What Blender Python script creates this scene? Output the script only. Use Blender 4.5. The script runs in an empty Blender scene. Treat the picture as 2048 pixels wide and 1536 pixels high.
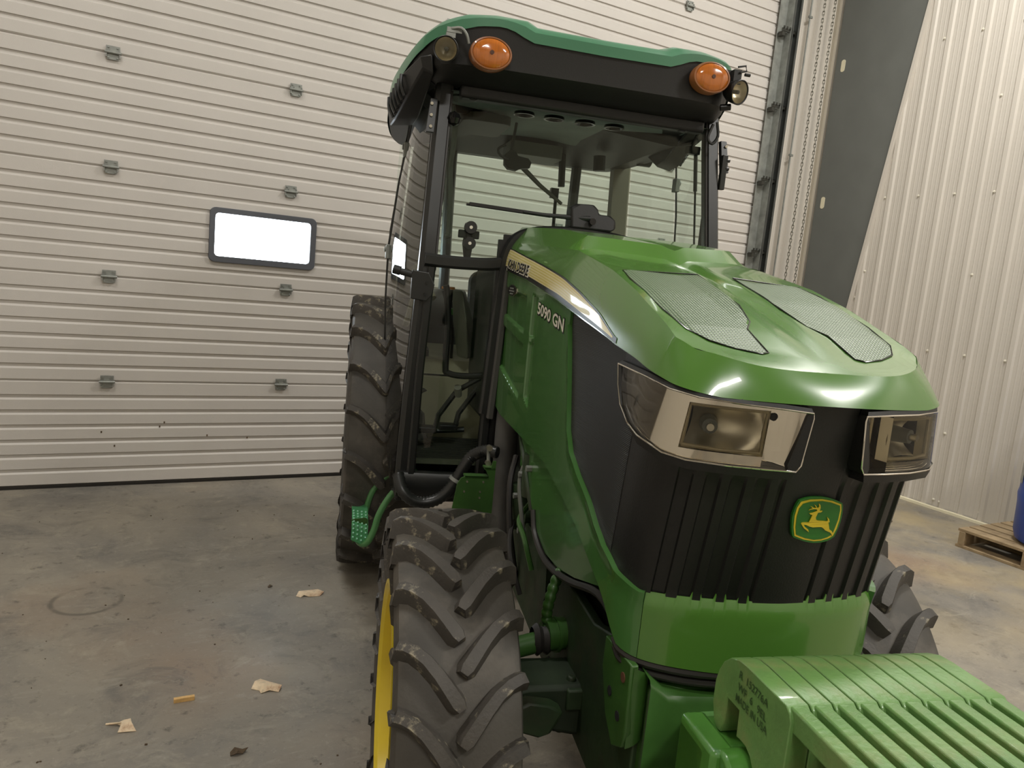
import bpy, math, random
from math import sin, cos, pi, radians, sqrt, atan2
from mathutils import Vector, Matrix
from mathutils.geometry import tessellate_polygon
random.seed(7)
SC = bpy.context.scene
COL = SC.collection
# ------------------------------------------------------------------ camera, light, exposure
YAW, PITCH, ROLL = 0.5061, 0.1396, 0.0955
EYE = Vector((0, 0, 1.4439))
fw = Vector((sin(YAW)*cos(PITCH), cos(YAW)*cos(PITCH), -sin(PITCH)))
rt = Vector((cos(YAW), -sin(YAW), 0)); up = rt.cross(fw)
r2 = cos(ROLL)*rt + sin(ROLL)*up; u2 = -sin(ROLL)*rt + cos(ROLL)*up
cd = bpy.data.cameras.new('camera'); cam = bpy.data.objects.new('camera', cd); COL.objects.link(cam)
cam.matrix_world = Matrix(((r2.x, u2.x, -fw.x, EYE.x), (r2.y, u2.y, -fw.y, EYE.y), (r2.z, u2.z, -fw.z, EYE.z), (0, 0, 0, 1)))
cd.sensor_width = 36; cd.lens = 1483.33/2048*36; cd.clip_start = 0.05
SC.camera = cam
W = bpy.data.worlds.new('world'); SC.world = W; W.use_nodes = True
W.node_tree.nodes['Background'].inputs[0].default_value = (0.86, 0.93, 1.0, 1)
W.node_tree.nodes['Background'].inputs[1].default_value = 14.0

def area(name, loc, size, power, color=(1, 0.975, 0.925), target=None):
    l = bpy.data.lights.new(name, 'AREA'); l.shape = 'RECTANGLE'; l.size, l.size_y = size
    l.energy = power; l.color = color
    o = bpy.data.objects.new(name, l); COL.objects.link(o); o.location = loc
    d = (Vector(target) - Vector(loc)) if target else Vector((0, 0, -1))
    o.rotation_euler = d.to_track_quat('-Z', 'Y').to_euler()
    return o
for i, (x, y, pw) in enumerate([(-0.4, 2.6, 52), (4.1, 2.3, 112), (-0.6, -2.4, 90), (3.9, -2.2, 150)]):
    area('high_bay_lamp_light', (x, y, 5.33), (1.2, 0.35), pw)
SC.view_settings.view_transform = 'Standard'; SC.view_settings.look = 'None'
SC.view_settings.gamma = 1; SC.view_settings.exposure = 0.32; SC.view_settings.use_curve_mapping = False
SC.cycles.max_bounces = 10; SC.cycles.transparent_max_bounces = 16; SC.cycles.glossy_bounces = 6
SC.cycles.sample_clamp_indirect = 4.0
SC.cycles.use_denoising = True

# ------------------------------------------------------------------ materials
def lin(c):
    return tuple((x/12.92 if x <= .04045 else ((x+.055)/1.055)**2.4) for x in c)
def mat(name, col, rough=.5, metal=0., coat=0., noise=0., nscale=8., bump=0., bscale=60., spec=.5, col2=None, c2lo=.55, c2hi=.7, c2scale=6., srgb=True, coatr=.05, detail=6, stretch=(1,1,1)):
    m = bpy.data.materials.new(name); m.use_nodes = True; nt = m.node_tree; N = nt.nodes; L = nt.links
    b = N['Principled BSDF']; c = lin(col) if srgb else col
    b.inputs['Base Color'].default_value = (*c, 1); b.inputs['Roughness'].default_value = rough
    b.inputs['Metallic'].default_value = metal; b.inputs['Coat Weight'].default_value = coat
    b.inputs['Coat Roughness'].default_value = coatr; b.inputs['Specular IOR Level'].default_value = spec
    tc = N.new('ShaderNodeTexCoord'); mp = N.new('ShaderNodeMapping'); mp.inputs['Scale'].default_value = stretch
    L.new(tc.outputs['Object'], mp.inputs[0])
    last = None
    if noise:
        n = N.new('ShaderNodeTexNoise'); n.inputs['Scale'].default_value = nscale; n.inputs['Detail'].default_value = detail
        L.new(mp.outputs[0], n.inputs['Vector'])
        r = N.new('ShaderNodeMapRange'); r.inputs[1].default_value = .3; r.inputs[2].default_value = .7
        r.inputs[3].default_value = 1-noise; r.inputs[4].default_value = 1+noise
        L.new(n.outputs['Fac'], r.inputs[0])
        mx = N.new('ShaderNodeMix'); mx.data_type = 'RGBA'; mx.blend_type = 'MULTIPLY'; mx.inputs[0].default_value = 1
        mx.inputs[6].default_value = (*c, 1); L.new(r.outputs[0], mx.inputs[7]); last = mx.outputs[2]
    if col2:
        n2 = N.new('ShaderNodeTexNoise'); n2.inputs['Scale'].default_value = c2scale; n2.inputs['Detail'].default_value = 8; n2.inputs['Roughness'].default_value = .65
        L.new(mp.outputs[0], n2.inputs['Vector'])
        r2_ = N.new('ShaderNodeMapRange'); r2_.inputs[1].default_value = c2lo; r2_.inputs[2].default_value = c2hi
        L.new(n2.outputs['Fac'], r2_.inputs[0])
        mx2 = N.new('ShaderNodeMix'); mx2.data_type = 'RGBA'; L.new(r2_.outputs[0], mx2.inputs[0])
        if last: L.new(last, mx2.inputs[6])
        else: mx2.inputs[6].default_value = (*c, 1)
        mx2.inputs[7].default_value = (*lin(col2), 1); last = mx2.outputs[2]
    if last: L.new(last, b.inputs['Base Color'])
    if bump:
        nb = N.new('ShaderNodeTexNoise'); nb.inputs['Scale'].default_value = bscale; nb.inputs['Detail'].default_value = 4
        L.new(mp.outputs[0], nb.inputs['Vector'])
        bp = N.new('ShaderNodeBump'); bp.inputs['Strength'].default_value = bump; bp.inputs['Distance'].default_value = .002
        L.new(nb.outputs['Fac'], bp.inputs['Height']); L.new(bp.outputs[0], b.inputs['Normal'])
    return m
def glassy(name, tint, refl=1.0, rough=0.0, ior=1.45):
    m = bpy.data.materials.new(name); m.use_nodes = True; nt = m.node_tree; N = nt.nodes; L = nt.links
    N.remove(N['Principled BSDF'])
    t = N.new('ShaderNodeBsdfTransparent'); t.inputs[0].default_value = (*tint, 1)
    g = N.new('ShaderNodeBsdfGlossy'); g.inputs['Roughness'].default_value = rough
    f = N.new('ShaderNodeFresnel'); f.inputs[0].default_value = ior
    ml = N.new('ShaderNodeMath'); ml.operation = 'MULTIPLY'; ml.inputs[1].default_value = refl; L.new(f.outputs[0], ml.inputs[0])
    x = N.new('ShaderNodeMixShader'); L.new(ml.outputs[0], x.inputs[0]); L.new(t.outputs[0], x.inputs[1]); L.new(g.outputs[0], x.inputs[2])
    L.new(x.outputs[0], N['Material Output'].inputs[0]); return m
def emis(name, col, s):
    m = bpy.data.materials.new(name); m.use_nodes = True; b = m.node_tree.nodes['Principled BSDF']
    b.inputs['Emission Color'].default_value = (*col, 1); b.inputs['Emission Strength'].default_value = s
    b.inputs['Base Color'].default_value = (*col, 1); return m

GREEN = mat('green_paint', (.30, .475, .185), .22, coat=.6, spec=.5, noise=.04, nscale=3)
GREEN_SIDE = mat('green_plastic_panel', (.265, .44, .215), .20, coat=.5, noise=.03, nscale=3)
GREEN_FRAME = mat('green_chassis_paint', (.20, .345, .135), .42, coat=.2, noise=.25, nscale=9, bump=.25, bscale=30)
GREEN_DARK = mat('green_dusty_shaded_casting', (.15, .225, .12), .6, noise=.35, nscale=10, bump=.4, bscale=30, col2=(.22, .20, .15), c2lo=.5, c2hi=.75)  # chassis green with the deep shadow around the axle put into its colour
GREEN_WEIGHT = mat('green_cast_weight', (.395, .55, .30), .42, coat=.15, noise=.12, nscale=14, bump=.5, bscale=90, col2=(.50, .52, .33), c2lo=.46, c2hi=.68, c2scale=6)
GREEN_BRACKET = mat('worn_green_bracket', (.29, .50, .20), .32, coat=.35, noise=.15, nscale=10, bump=.3, bscale=50, col2=(.36, .52, .38), c2lo=.58, c2hi=.66, c2scale=14)
ROOF_G = mat('faded_roof_green', (.23, .46, .33), .36, noise=.06, nscale=4, coat=.15)
BLK = mat('black_plastic', (.075, .075, .07), .48, noise=.08, nscale=5, bump=.15, bscale=300)
BLK_SAT = mat('satin_black_frame', (.12, .125, .12), .36, noise=.1, nscale=6)
BLK_GLOSS = mat('black_gloss', (.07, .07, .07), .2)
DARKVOID = mat('dark_recess', (.035, .035, .03), .9)
RUBBER = mat('tyre_rubber', (.265, .25, .225), .62, noise=.28, nscale=7, bump=.35, bscale=120, col2=(.38, .355, .32), c2lo=.5, c2hi=.72, c2scale=5)
LUGM = mat('tread_lug_rubber', (.26, .245, .225), .6, noise=.25, nscale=14, bump=.5, bscale=140, col2=(.56, .53, .45), c2lo=.57, c2hi=.66, c2scale=30)
SEALM = mat('rubber_seal', (.16, .15, .14), .5)
YEL = mat('yellow_rim_paint', (.86, .76, .16), .38, noise=.08, nscale=6, coat=.2)
CHROME = mat('chrome', (.86, .84, .80), .05, 1.0)
REFL = mat('lamp_reflector', (.92, .89, .80), .38, 1.0)
STEEL = mat('galvanised_steel', (.56, .57, .55), .5, .45, noise=.2, nscale=18)
BOLT = mat('zinc_bolt', (.72, .70, .64), .3, .9)
CLEAR = glassy('clear_lens', (.96, .95, .92), .9)
GLASS = glassy('green_tinted_glass', (.875, .93, .895), 1.0)
GLASS_D = glassy('green_tinted_side_glass', (.84, .90, .87), 1.15)
AMBER = mat('amber_lens', (.72, .40, .12), .15, coat=.8, noise=.18, nscale=9, stretch=(70, 1, 1.2))
CREAM = mat('cream_print', (.88, .83, .66), .3, coat=.3)
YELPR = mat('yellow_print', (.84, .76, .38), .3, coat=.3)
LOGOY = mat('logo_yellow', (.80, .70, .16), .35)
LOGOE = mat('logo_edge', (.42, .43, .20), .35)
LOGOG = mat('logo_green', (.14, .40, .12), .35)
WHITE = mat('white_print', (.88, .86, .80), .35)
BLKPR = mat('black_print', (.06, .06, .055), .3)
HEADL = mat('headliner', (.60, .65, .63), .8, noise=.08)
TAN = mat('tan_trim', (.62, .60, .50), .6, noise=.06)
GREYP = mat('grey_plastic', (.36, .37, .34), .5, noise=.08)
DUST = mat('duct_rubber', (.30, .295, .285), .55, noise=.15, nscale=6)
RUST = mat('rusty_metal', (.36, .22, .13), .75, noise=.4, nscale=20)
WOOD = mat('pallet_wood', (.60, .52, .40), .75, noise=.25, nscale=6, stretch=(1, 1, 1), bump=.5, bscale=60, col2=(.42, .35, .26), c2lo=.5, c2hi=.75, c2scale=9)
BLUE = mat('blue_plastic_drum', (.13, .27, .62), .38, noise=.05)
PAPER = mat('paper_label', (.62, .62, .60), .6, noise=.25, nscale=30)
BARK = mat('pale_bark_scrap', (.90, .82, .70), .75, noise=.2, nscale=60, col2=(.66, .50, .38), c2lo=.5, c2hi=.7, c2scale=30)
STICK = mat('light_wood_stick', (.86, .70, .45), .6, noise=.15, nscale=60)
LEAFB = mat('brown_leaf', (.33, .27, .20), .8, noise=.3, nscale=60)
FOAM = mat('cream_foam', (.86, .83, .72), .9, bump=.6, bscale=40)
DOORM = mat('door_panel_steel', (.785, .765, .74), .42, noise=.03, nscale=2.5, bump=.25, bscale=260)
LINER = mat('liner_steel', (.80, .775, .735), .36, noise=.02, nscale=2)
TRIMM = mat('trim_steel', (.70, .665, .60), .4, noise=.04)
COLM = mat('grey_column_paint', (.40, .41, .395), .55, noise=.05, nscale=5)
CEILM = mat('ceiling_steel', (.78, .76, .72), .6)
CREAM_G = mat('cream_gasket', (.62, .57, .44), .5)
def vcol(name, rough=.4, coat=0.):
    m = bpy.data.materials.new(name); m.use_nodes = True; nt = m.node_tree
    a = nt.nodes.new('ShaderNodeAttribute'); a.attribute_name = 'col'
    nt.links.new(a.outputs['Color'], nt.nodes['Principled BSDF'].inputs['Base Color'])
    nt.nodes['Principled BSDF'].inputs['Roughness'].default_value = rough; nt.nodes['Principled BSDF'].inputs['Coat Weight'].default_value = coat
    return m
def screen_mat(name, ca, cb, scale, rough=.45):
    """woven screen: fine wave lines crossed with fine noise"""
    m = mat(name, ca, rough); nt = m.node_tree; N = nt.nodes; L = nt.links; b = N['Principled BSDF']
    tc = N.new('ShaderNodeTexCoord')
    w1 = N.new('ShaderNodeTexWave'); w1.bands_direction = 'X'; w1.inputs['Scale'].default_value = scale
    w2 = N.new('ShaderNodeTexWave'); w2.bands_direction = 'Z' if 'side' in name else 'Y'; w2.inputs['Scale'].default_value = scale
    L.new(tc.outputs['Object'], w1.inputs[0]); L.new(tc.outputs['Object'], w2.inputs[0])
    mm = N.new('ShaderNodeMath'); mm.operation = 'MULTIPLY'; L.new(w1.outputs['Fac'], mm.inputs[0]); L.new(w2.outputs['Fac'], mm.inputs[1])
    x = N.new('ShaderNodeMix'); x.data_type = 'RGBA'; x.inputs[6].default_value = (*lin(cb), 1); x.inputs[7].default_value = (*lin(ca), 1)
    L.new(mm.outputs[0], x.inputs[0]); L.new(x.outputs[2], b.inputs['Base Color'])
    bp = N.new('ShaderNodeBump'); bp.inputs['Strength'].default_value = .6; bp.inputs['Distance'].default_value = .001
    L.new(mm.outputs[0], bp.inputs['Height']); L.new(bp.outputs[0], b.inputs['Normal']); return m
MESHG = screen_mat('green_woven_screen', (.60, .68, .52), (.16, .26, .15), 48, .4)
MESHB = screen_mat('black_perforated_side_grille', (.16, .16, .145), (.09, .09, .085), 90, .6)
# concrete floor
def floor_mat():
    m = mat('polished_concrete', (.47, .445, .40), .5, spec=.35); nt = m.node_tree; N = nt.nodes; L = nt.links; b = N['Principled BSDF']
    tc = N.new('ShaderNodeTexCoord')
    def noise(s, det=6, rough=.6, vec=None, dist=0):
        n = N.new('ShaderNodeTexNoise'); n.inputs['Scale'].default_value = s; n.inputs['Detail'].default_value = det
        n.inputs['Roughness'].default_value = rough; n.inputs['Distortion'].default_value = dist
        L.new(vec or tc.outputs['Object'], n.inputs['Vector']); return n.outputs['Fac']
    def mr(src, a, b_, c=0, d=1):
        r = N.new('ShaderNodeMapRange'); r.inputs[1].default_value = a; r.inputs[2].default_value = b_; r.inputs[3].default_value = c; r.inputs[4].default_value = d
        L.new(src, r.inputs[0]); return r.outputs[0]
    def mix(f, a, b_, mode='MIX'):
        x = N.new('ShaderNodeMix'); x.data_type = 'RGBA'; x.blend_type = mode
        if isinstance(f, float): x.inputs[0].default_value = f
        else: L.new(f, x.inputs[0])
        for i, s in ((6, a), (7, b_)):
            if isinstance(s, tuple): x.inputs[i].default_value = (*lin(s), 1)
            else: L.new(s, x.inputs[i])
        return x.outputs[2]
    c = mix(mr(noise(1.1, 8, .62, dist=.4), .35, .65), (.47, .455, .43), (.60, .57, .515))
    c = mix(mr(noise(.55, 5, .5), .53, .66), c, (.56, .49, .42))
    c = mix(mr(noise(3.2, 10, .7, dist=.8), .52, .72, 0, .75), c, (.37, .365, .355))
    mp = N.new('ShaderNodeMapping'); mp.inputs['Rotation'].default_value = (0, 0, .3); mp.inputs['Scale'].default_value = (2.2, 7, 1); L.new(tc.outputs['Object'], mp.inputs[0])
    c = mix(mr(noise(2.0, 10, .75, mp.outputs[0], 1.2), .56, .70, 0, .55), c, (.64, .62, .57))
    c = mix(mr(noise(14, 8, .7), .58, .70, 0, .85), c, (.33, .31, .29))
    c = mix(mr(noise(5.5, 9, .72, dist=.6), .56, .70, 0, .6), c, (.66, .63, .56))
    c = mix(mr(noise(45, 6, .75), .56, .72, 0, .45), c, (.68, .65, .59))
    c = mix(mr(noise(60, 6, .75), .58, .72, 0, .5), c, (.30, .29, .27))
    c = mix(mr(noise(120, 3, .6), .68, .74, 0, .6), c, (.70, .67, .61))
    # tan dusting toward the liner wall
    sx = N.new('ShaderNodeSeparateXYZ'); L.new(tc.outputs['Object'], sx.inputs[0])
    ml = N.new('ShaderNodeMath'); ml.operation = 'MULTIPLY'; L.new(mr(sx.outputs[0], 2.9, 4.6), ml.inputs[0]); L.new(mr(noise(1.4, 6, .6), .40, .62, 0, .8), ml.inputs[1])
    c = mix(ml.outputs[0], c, (.66, .60, .47))
    # ring left by a pail
    vm = N.new('ShaderNodeVectorMath'); vm.operation = 'DISTANCE'; vm.inputs[1].default_value = (-.055, 3.262, 0); L.new(tc.outputs['Object'], vm.inputs[0])
    sb = N.new('ShaderNodeMath'); sb.operation = 'SUBTRACT'; sb.inputs[1].default_value = .125; L.new(vm.outputs['Value'], sb.inputs[0])
    ab = N.new('ShaderNodeMath'); ab.operation = 'ABSOLUTE'; L.new(sb.outputs[0], ab.inputs[0])
    mm = N.new('ShaderNodeMath'); mm.operation = 'MULTIPLY'; L.new(mr(ab.outputs[0], .004, .014, .55, 0), mm.inputs[0]); L.new(mr(noise(5, 4, .6), .40, .58), mm.inputs[1])
    c = mix(mm.outputs[0], c, (.27, .26, .24))
    L.new(c, b.inputs['Base Color'])
    L.new(mr(noise(2.5, 6, .6), .3, .7, .42, .68), b.inputs['Roughness'])
    bp = N.new('ShaderNodeBump'); bp.inputs['Strength'].default_value = .25; bp.inputs['Distance'].default_value = .002
    L.new(noise(40, 8, .7), bp.inputs['Height']); L.new(bp.outputs[0], b.inputs['Normal']); return m
FLOORM = floor_mat()

# ------------------------------------------------------------------ mesh helpers
def V(*a): return Vector(a)
class G:
    def __init__(s): s.v = []; s.f = []; s.c = []; s.mi = []
    def add(s, vs, fs, col=None, mi=0):
        o = len(s.v); s.v += [tuple(p) for p in vs]
        for f in fs: s.f.append(tuple(i+o for i in f)); s.mi.append(mi)
        s.c += [col or (1, 1, 1)]*len(vs); return s
    def box(s, c, d, rot=None, mi=0):
        c = Vector(c); h = Vector(d)/2; vs = []
        for x in (-1, 1):
            for y in (-1, 1):
                for z in (-1, 1):
                    p = Vector((x*h.x, y*h.y, z*h.z))
                    if rot is not None: p = rot @ p
                    vs.append(c+p)
        return s.add(vs, [(0, 1, 3, 2), (4, 6, 7, 5), (0, 4, 5, 1), (2, 3, 7, 6), (0, 2, 6, 4), (1, 5, 7, 3)], mi=mi)
    def bx(s, x0, x1, y0, y1, z0, z1): return s.box(((x0+x1)/2, (y0+y1)/2, (z0+z1)/2), (abs(x1-x0), abs(y1-y0), abs(z1-z0)))
    def grid(s, rows, close=False, flip=False, col=None):
        n = len(rows[0]); vs = [p for r in rows for p in r]; fs = []
        for i in range(len(rows)-1):
            for j in range(n if close else n-1):
                k = (j+1) % n; q = (i*n+j, i*n+k, (i+1)*n+k, (i+1)*n+j)
                fs.append(q[::-1] if flip else q)
        return s.add(vs, fs, col)
    def loft(s, rings, caps=True):
        o = len(s.v); n = len(rings[0]); s.grid(rings, close=True)
        if caps: s.f.append(tuple(range(o, o+n))[::-1]); s.mi.append(0); m = o+(len(rings)-1)*n; s.f.append(tuple(range(m, m+n))); s.mi.append(0)
        return s
    def tube(s, pts, r, n=10, caps=True, smooth=0):
        pts = [Vector(p) for p in pts]
        if smooth: pts = spline(pts, smooth)
        m = len(pts); rs = r if isinstance(r, (list, tuple)) else [r]*m
        if len(rs) != m: rs = [rs[0]+(rs[-1]-rs[0])*i/(m-1) for i in range(m)]
        T = [(pts[min(i+1, m-1)]-pts[max(i-1, 0)]).normalized() for i in range(m)]
        a = Vector((0, 0, 1)) if abs(T[0].z) < .9 else Vector((1, 0, 0)); nrm = (a-T[0]*a.dot(T[0])).normalized(); rings = []
        for i in range(m):
            nrm = (nrm-T[i]*nrm.dot(T[i])).normalized(); b = T[i].cross(nrm)
            rings.append([pts[i]+(nrm*cos(2*pi*k/n)+b*sin(2*pi*k/n))*rs[i] for k in range(n)])
        return s.loft(rings, caps)
    def cyl(s, a, b, r, n=16, r2=None): return s.tube([a, b], [r, r if r2 is None else r2], n)
    def lathe(s, prof, c, axis='X', n=48):
        rings = []
        for a, r in prof:
            ring = []
            for k in range(n):
                t = 2*pi*k/n; p, q = r*cos(t), r*sin(t)
                ring.append(Vector(c)+(V(a, p, q) if axis == 'X' else V(q, a, p) if axis == 'Y' else V(p, q, a)))
            rings.append(ring)
        return s.grid(rings, close=True)
    def prism(s, poly, f0, f1):
        """poly of 2D points; f0/f1 map (a,b)->3D for the two ends"""
        n = len(poly); A = [f0(*p) for p in poly]; B = [f1(*p) for p in poly]
        tri = tessellate_polygon([[Vector((p[0], p[1], 0)) for p in poly]])
        fs = [tuple(t) for t in tri]+[tuple(i+n for i in t)[::-1] for t in tri]
        fs += [(i, (i+1) % n, n+(i+1) % n, n+i) for i in range(n)]
        return s.add(A+B, fs)
    def obj(s, name, m, parent=None, smooth=35, bev=0, sub=0, hascol=False, fix=True):
        me = bpy.data.meshes.new(name); me.from_pydata(s.v, [], s.f); me.update()
        for mm in (m if isinstance(m, (list, tuple)) else [m]): me.materials.append(mm)
        if any(s.mi): me.polygons.foreach_set('material_index', s.mi)
        if hascol:
            a = me.color_attributes.new('col', 'FLOAT_COLOR', 'POINT')
            for i, c in enumerate(s.c): a.data[i].color = (*lin(c), 1)
        if fix:
            import bmesh
            bm = bmesh.new(); bm.from_mesh(me); bmesh.ops.recalc_face_normals(bm, faces=bm.faces); bm.to_mesh(me); bm.free()
        if smooth:
            me.polygons.foreach_set('use_smooth', [True]*len(me.polygons)); me.set_sharp_from_angle(angle=radians(smooth))
        o = bpy.data.objects.new(name, me); COL.objects.link(o)
        if parent: o.parent = parent
        if bev:
            b = o.modifiers.new('bevel', 'BEVEL'); b.width = bev; b.segments = 2; b.limit_method = 'ANGLE'; b.angle_limit = radians(40); b.harden_normals = False
        if sub:
            b = o.modifiers.new('sub', 'SUBSURF'); b.levels = sub; b.render_levels = sub
        return o
def spline(pts, k=6):
    pts = [Vector(p) for p in pts]; n = len(pts); out = []
    for i in range(n-1):
        a = pts[i-1] if i else pts[0]*2-pts[1]; b, c = pts[i], pts[i+1]; d = pts[i+2] if i+2 < n else pts[-1]*2-pts[-2]
        for j in range(k):
            f = j/k; out.append(.5*((2*b)+(c-a)*f+(2*a-5*b+4*c-d)*f*f+(-a+3*b-3*c+d)*f**3))
    out.append(pts[-1]); return out
def tag(o, label=None, cat=None, group=None, kind=None):
    if label: o['label'] = label
    if cat: o['category'] = cat
    if group: o['group'] = group
    if kind: o['kind'] = kind
    return o
def empty(name, loc=(0, 0, 0), rz=0, parent=None):
    o = bpy.data.objects.new(name, None); COL.objects.link(o); o.location = loc; o.rotation_euler = (0, 0, rz); o.empty_display_size = .1
    if parent: o.parent = parent
    return o
def dup(o, parent=None, loc=None, rot=None, label=None):
    c = o.copy(); COL.objects.link(c)
    if parent is not None: c.parent = parent
    if loc is not None: c.location = loc
    if rot is not None: c.rotation_euler = rot
    if label: c['label'] = label
    for ch in [x for x in o.children]: dup(ch, c)
    return c
def interp(tab, t):
    if t <= tab[0][0]: return tab[0][1]
    for (a, va), (b, vb) in zip(tab, tab[1:]):
        if t <= b: return va+(vb-va)*(t-a)/(b-a) if b > a else vb
    return tab[-1][1]
def sstep(a, b, x):
    t = min(max((x-a)/(b-a), 0), 1); return t*t*(3-2*t)

# ------------------------------------------------------------------ the room
DY, XR = 4.8721, 5.6445            # door wall plane, liner wall plane
XL, YB, ZC = -3.0, -5.0, 5.6
g = G(); g.bx(XL-.2, XR+.3, YB-.2, DY+.6, -.15, 0)
tag(g.obj('floor', FLOORM, smooth=0), kind='structure')
g = G(); g.bx(XL-.2, XR+.3, YB-.2, DY+.6, ZC, ZC+.1)
tag(g.obj('ceiling', CEILM, smooth=0), kind='structure')
g = G(); g.bx(XL-.1, XL, YB, DY+.4, 0, ZC); tag(g.obj('wall_left', LINER, smooth=0), kind='structure')
g = G(); g.bx(XL, XR, YB-.1, YB, 0, ZC); tag(g.obj('wall_rear', LINER, smooth=0), kind='structure')
# front wall around the big door opening
wall_front = G().bx(XL, -2.35, DY+.03, DY+.13, 0, ZC).bx(-2.35, 4.90, DY+.04, DY+.13, 5.0, ZC).bx(4.90, 5.12, DY+.036, DY+.13, 0, ZC)
wall_front = tag(wall_front.obj('wall_front', LINER, smooth=0), kind='structure')
# sectional door: eight ribbed panels
door = empty('door_1', (0, DY, 0)); tag(door, kind='structure')
P, Z4 = .61, .6318
X0, X1 = -2.33, 4.93
def panel_profile(z0, z1, base, top):
    """(y,z) points between z0 and z1; six shallow grooves per panel"""
    pr = []
    def put(z, y):
        pr.append((z, y))
    put(base, .012); put(base+.009, 0)
    for k in range(6):
        zc = top-.078-.0865*k-.013
        if zc < base+.03: break
    zs = sorted([top-.091-.0865*k for k in range(6) if top-.091-.0865*k > base+.03])
    for zc in zs:
        put(zc-.0195, 0); put(zc-.0095, .010); put(zc+.0085, .010); put(zc+.0110, 0)
    put(top-.009, 0); put(top, .012)
    out = [(z, y) for z, y in pr if z0 <= z <= z1]
    def yat(z): return interp([(a, b) for a, b in pr], z)
    if out[0][0] > z0+1e-5 and z0 > base: out.insert(0, (z0, yat(z0)))
    if out[-1][0] < z1-1e-5 and z1 < top: out.append((z1, yat(z1)))
    return out
def strip(g, x0, x1, z0, z1, base, top):
    pr = panel_profile(z0, z1, base, top); n = len(pr)
    A = [V(x0, y, z) for z, y in pr]; B = [V(x1, y, z) for z, y in pr]
    g.add(A+B, [(i, i+1, n+i+1, n+i) for i in range(n-1)])
    g.add([V(x0, .035, pr[0][0]), V(x0, .035, pr[-1][0]), V(x1, .035, pr[-1][0]), V(x1, .035, pr[0][0])], [(0, 1, 2, 3)])
    g.add([V(x0, pr[0][1], pr[0][0]), V(x0, .035, pr[0][0]), V(x1, .035, pr[0][0]), V(x1, pr[0][1], pr[0][0])], [(0, 1, 2, 3)])
    g.add([V(x0, pr[-1][1], pr[-1][0]), V(x0, .035, pr[-1][0]), V(x1, .035, pr[-1][0]), V(x1, pr[-1][1], pr[-1][0])], [(0, 1, 2, 3)])
WIN = (.550, 1.142, 1.402, 1.686)
joints = [.016, Z4]+[Z4+P*k for k in range(1, 9)]
for i in range(8):
    b, t = joints[i], joints[i+1]; g = G()
    if i == 2:
        strip(g, X0, WIN[0], b, t, b, t); strip(g, WIN[1], X1, b, t, b, t)
        strip(g, WIN[0], WIN[1], b, WIN[2], b, t); strip(g, WIN[0], WIN[1], WIN[3], t, b, t)
    else: strip(g, X0, X1, b, t, b, t)
    g.obj('door_panel', DOORM, door, smooth=0)
g = G(); g.bx(X0, X1, .0, .06, .0, .017); g.bx(X0, X1, -.004, .0, .012, .020); g.obj('bottom_seal', SEALM, door, smooth=0)
def rrect(cx, cz, hw, hh, r, n=5):
    o = []
    for sx, sz, a0 in ((1, 1, 0), (-1, 1, 90), (-1, -1, 180), (1, -1, 270)):
        for k in range(n+1):
            a = radians(a0+90*k/n); o.append((cx+sx*(hw-r)+r*cos(a), cz+sz*(hh-r)+r*sin(a)))
    return o
def ring_prism(g, outer, inner, fo, y0, y1):
    n = len(outer)
    rows = [[fo(p, y1) for p in outer], [fo(p, y0) for p in outer], [fo(p, y0) for p in inner], [fo(p, y1) for p in inner]]
    return g.grid(rows+[rows[0]], close=True)
WO, WI = rrect(.846, 1.5415, .318, .163, .035), rrect(.8445, 1.544, .284, .128, .022)
g = G(); ring_prism(g, WO, WI, lambda p, y: V(p[0], y, p[1]), -.016, .02)
wf = g.obj('window_frame', mat('window_frame_hazed_grey', (.34, .35, .375), .5), door, bev=.003)  # dark frame colour lightened to stand for glare haze around the window
g = G(); g.prism(WI, lambda a, b: V(a, .018, b), lambda a, b: V(a, .022, b)); g.obj('window_pane', glassy('window_glass', (.95, .97, .97), .6), wf, smooth=0)
# hinge plates
g = G()
g.box((0, -.010, .022), (.075, .004, .040)); g.box((0, -.010, -.022), (.062, .004, .040)); g.cyl((-.045, -.020, 0), (.045, -.020, 0), .0085, 10)
g.box((-.036, -.015, -.005), (.005, .016, .05)); g.box((.036, -.015, -.005), (.005, .016, .05)); g.box((0, -.016, .008), (.03, .012, .02))
for x in (-.024, .024): g.cyl((x, -.010, .032), (x, -.018, .032), .006, 6); g.cyl((x, -.010, -.030), (x, -.018, -.030), .006, 6)
hg = g.obj('hinge', STEEL, door, smooth=30); hg.scale = (.92, 1, .86); first = True
for k in range(-2, 5):
    for z in joints[1:8]:
        xx = .0044+.9879*k
        if first: hg.location = (xx, 0, z); first = False
        else: dup(hg, door, (xx, 0, z))
# scuffs on the lower panels
g = G()
for x, z in [(.29, .36), (.315, .385), (.05, .245), (-.02, .33), (.56, .30), (.80, .28)]:
    g.bx(x-.004, x+.004, -.0012, 0, z-.006, z+.006)
g.obj('scuff_mark', LEAFB, door, smooth=0)
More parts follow.
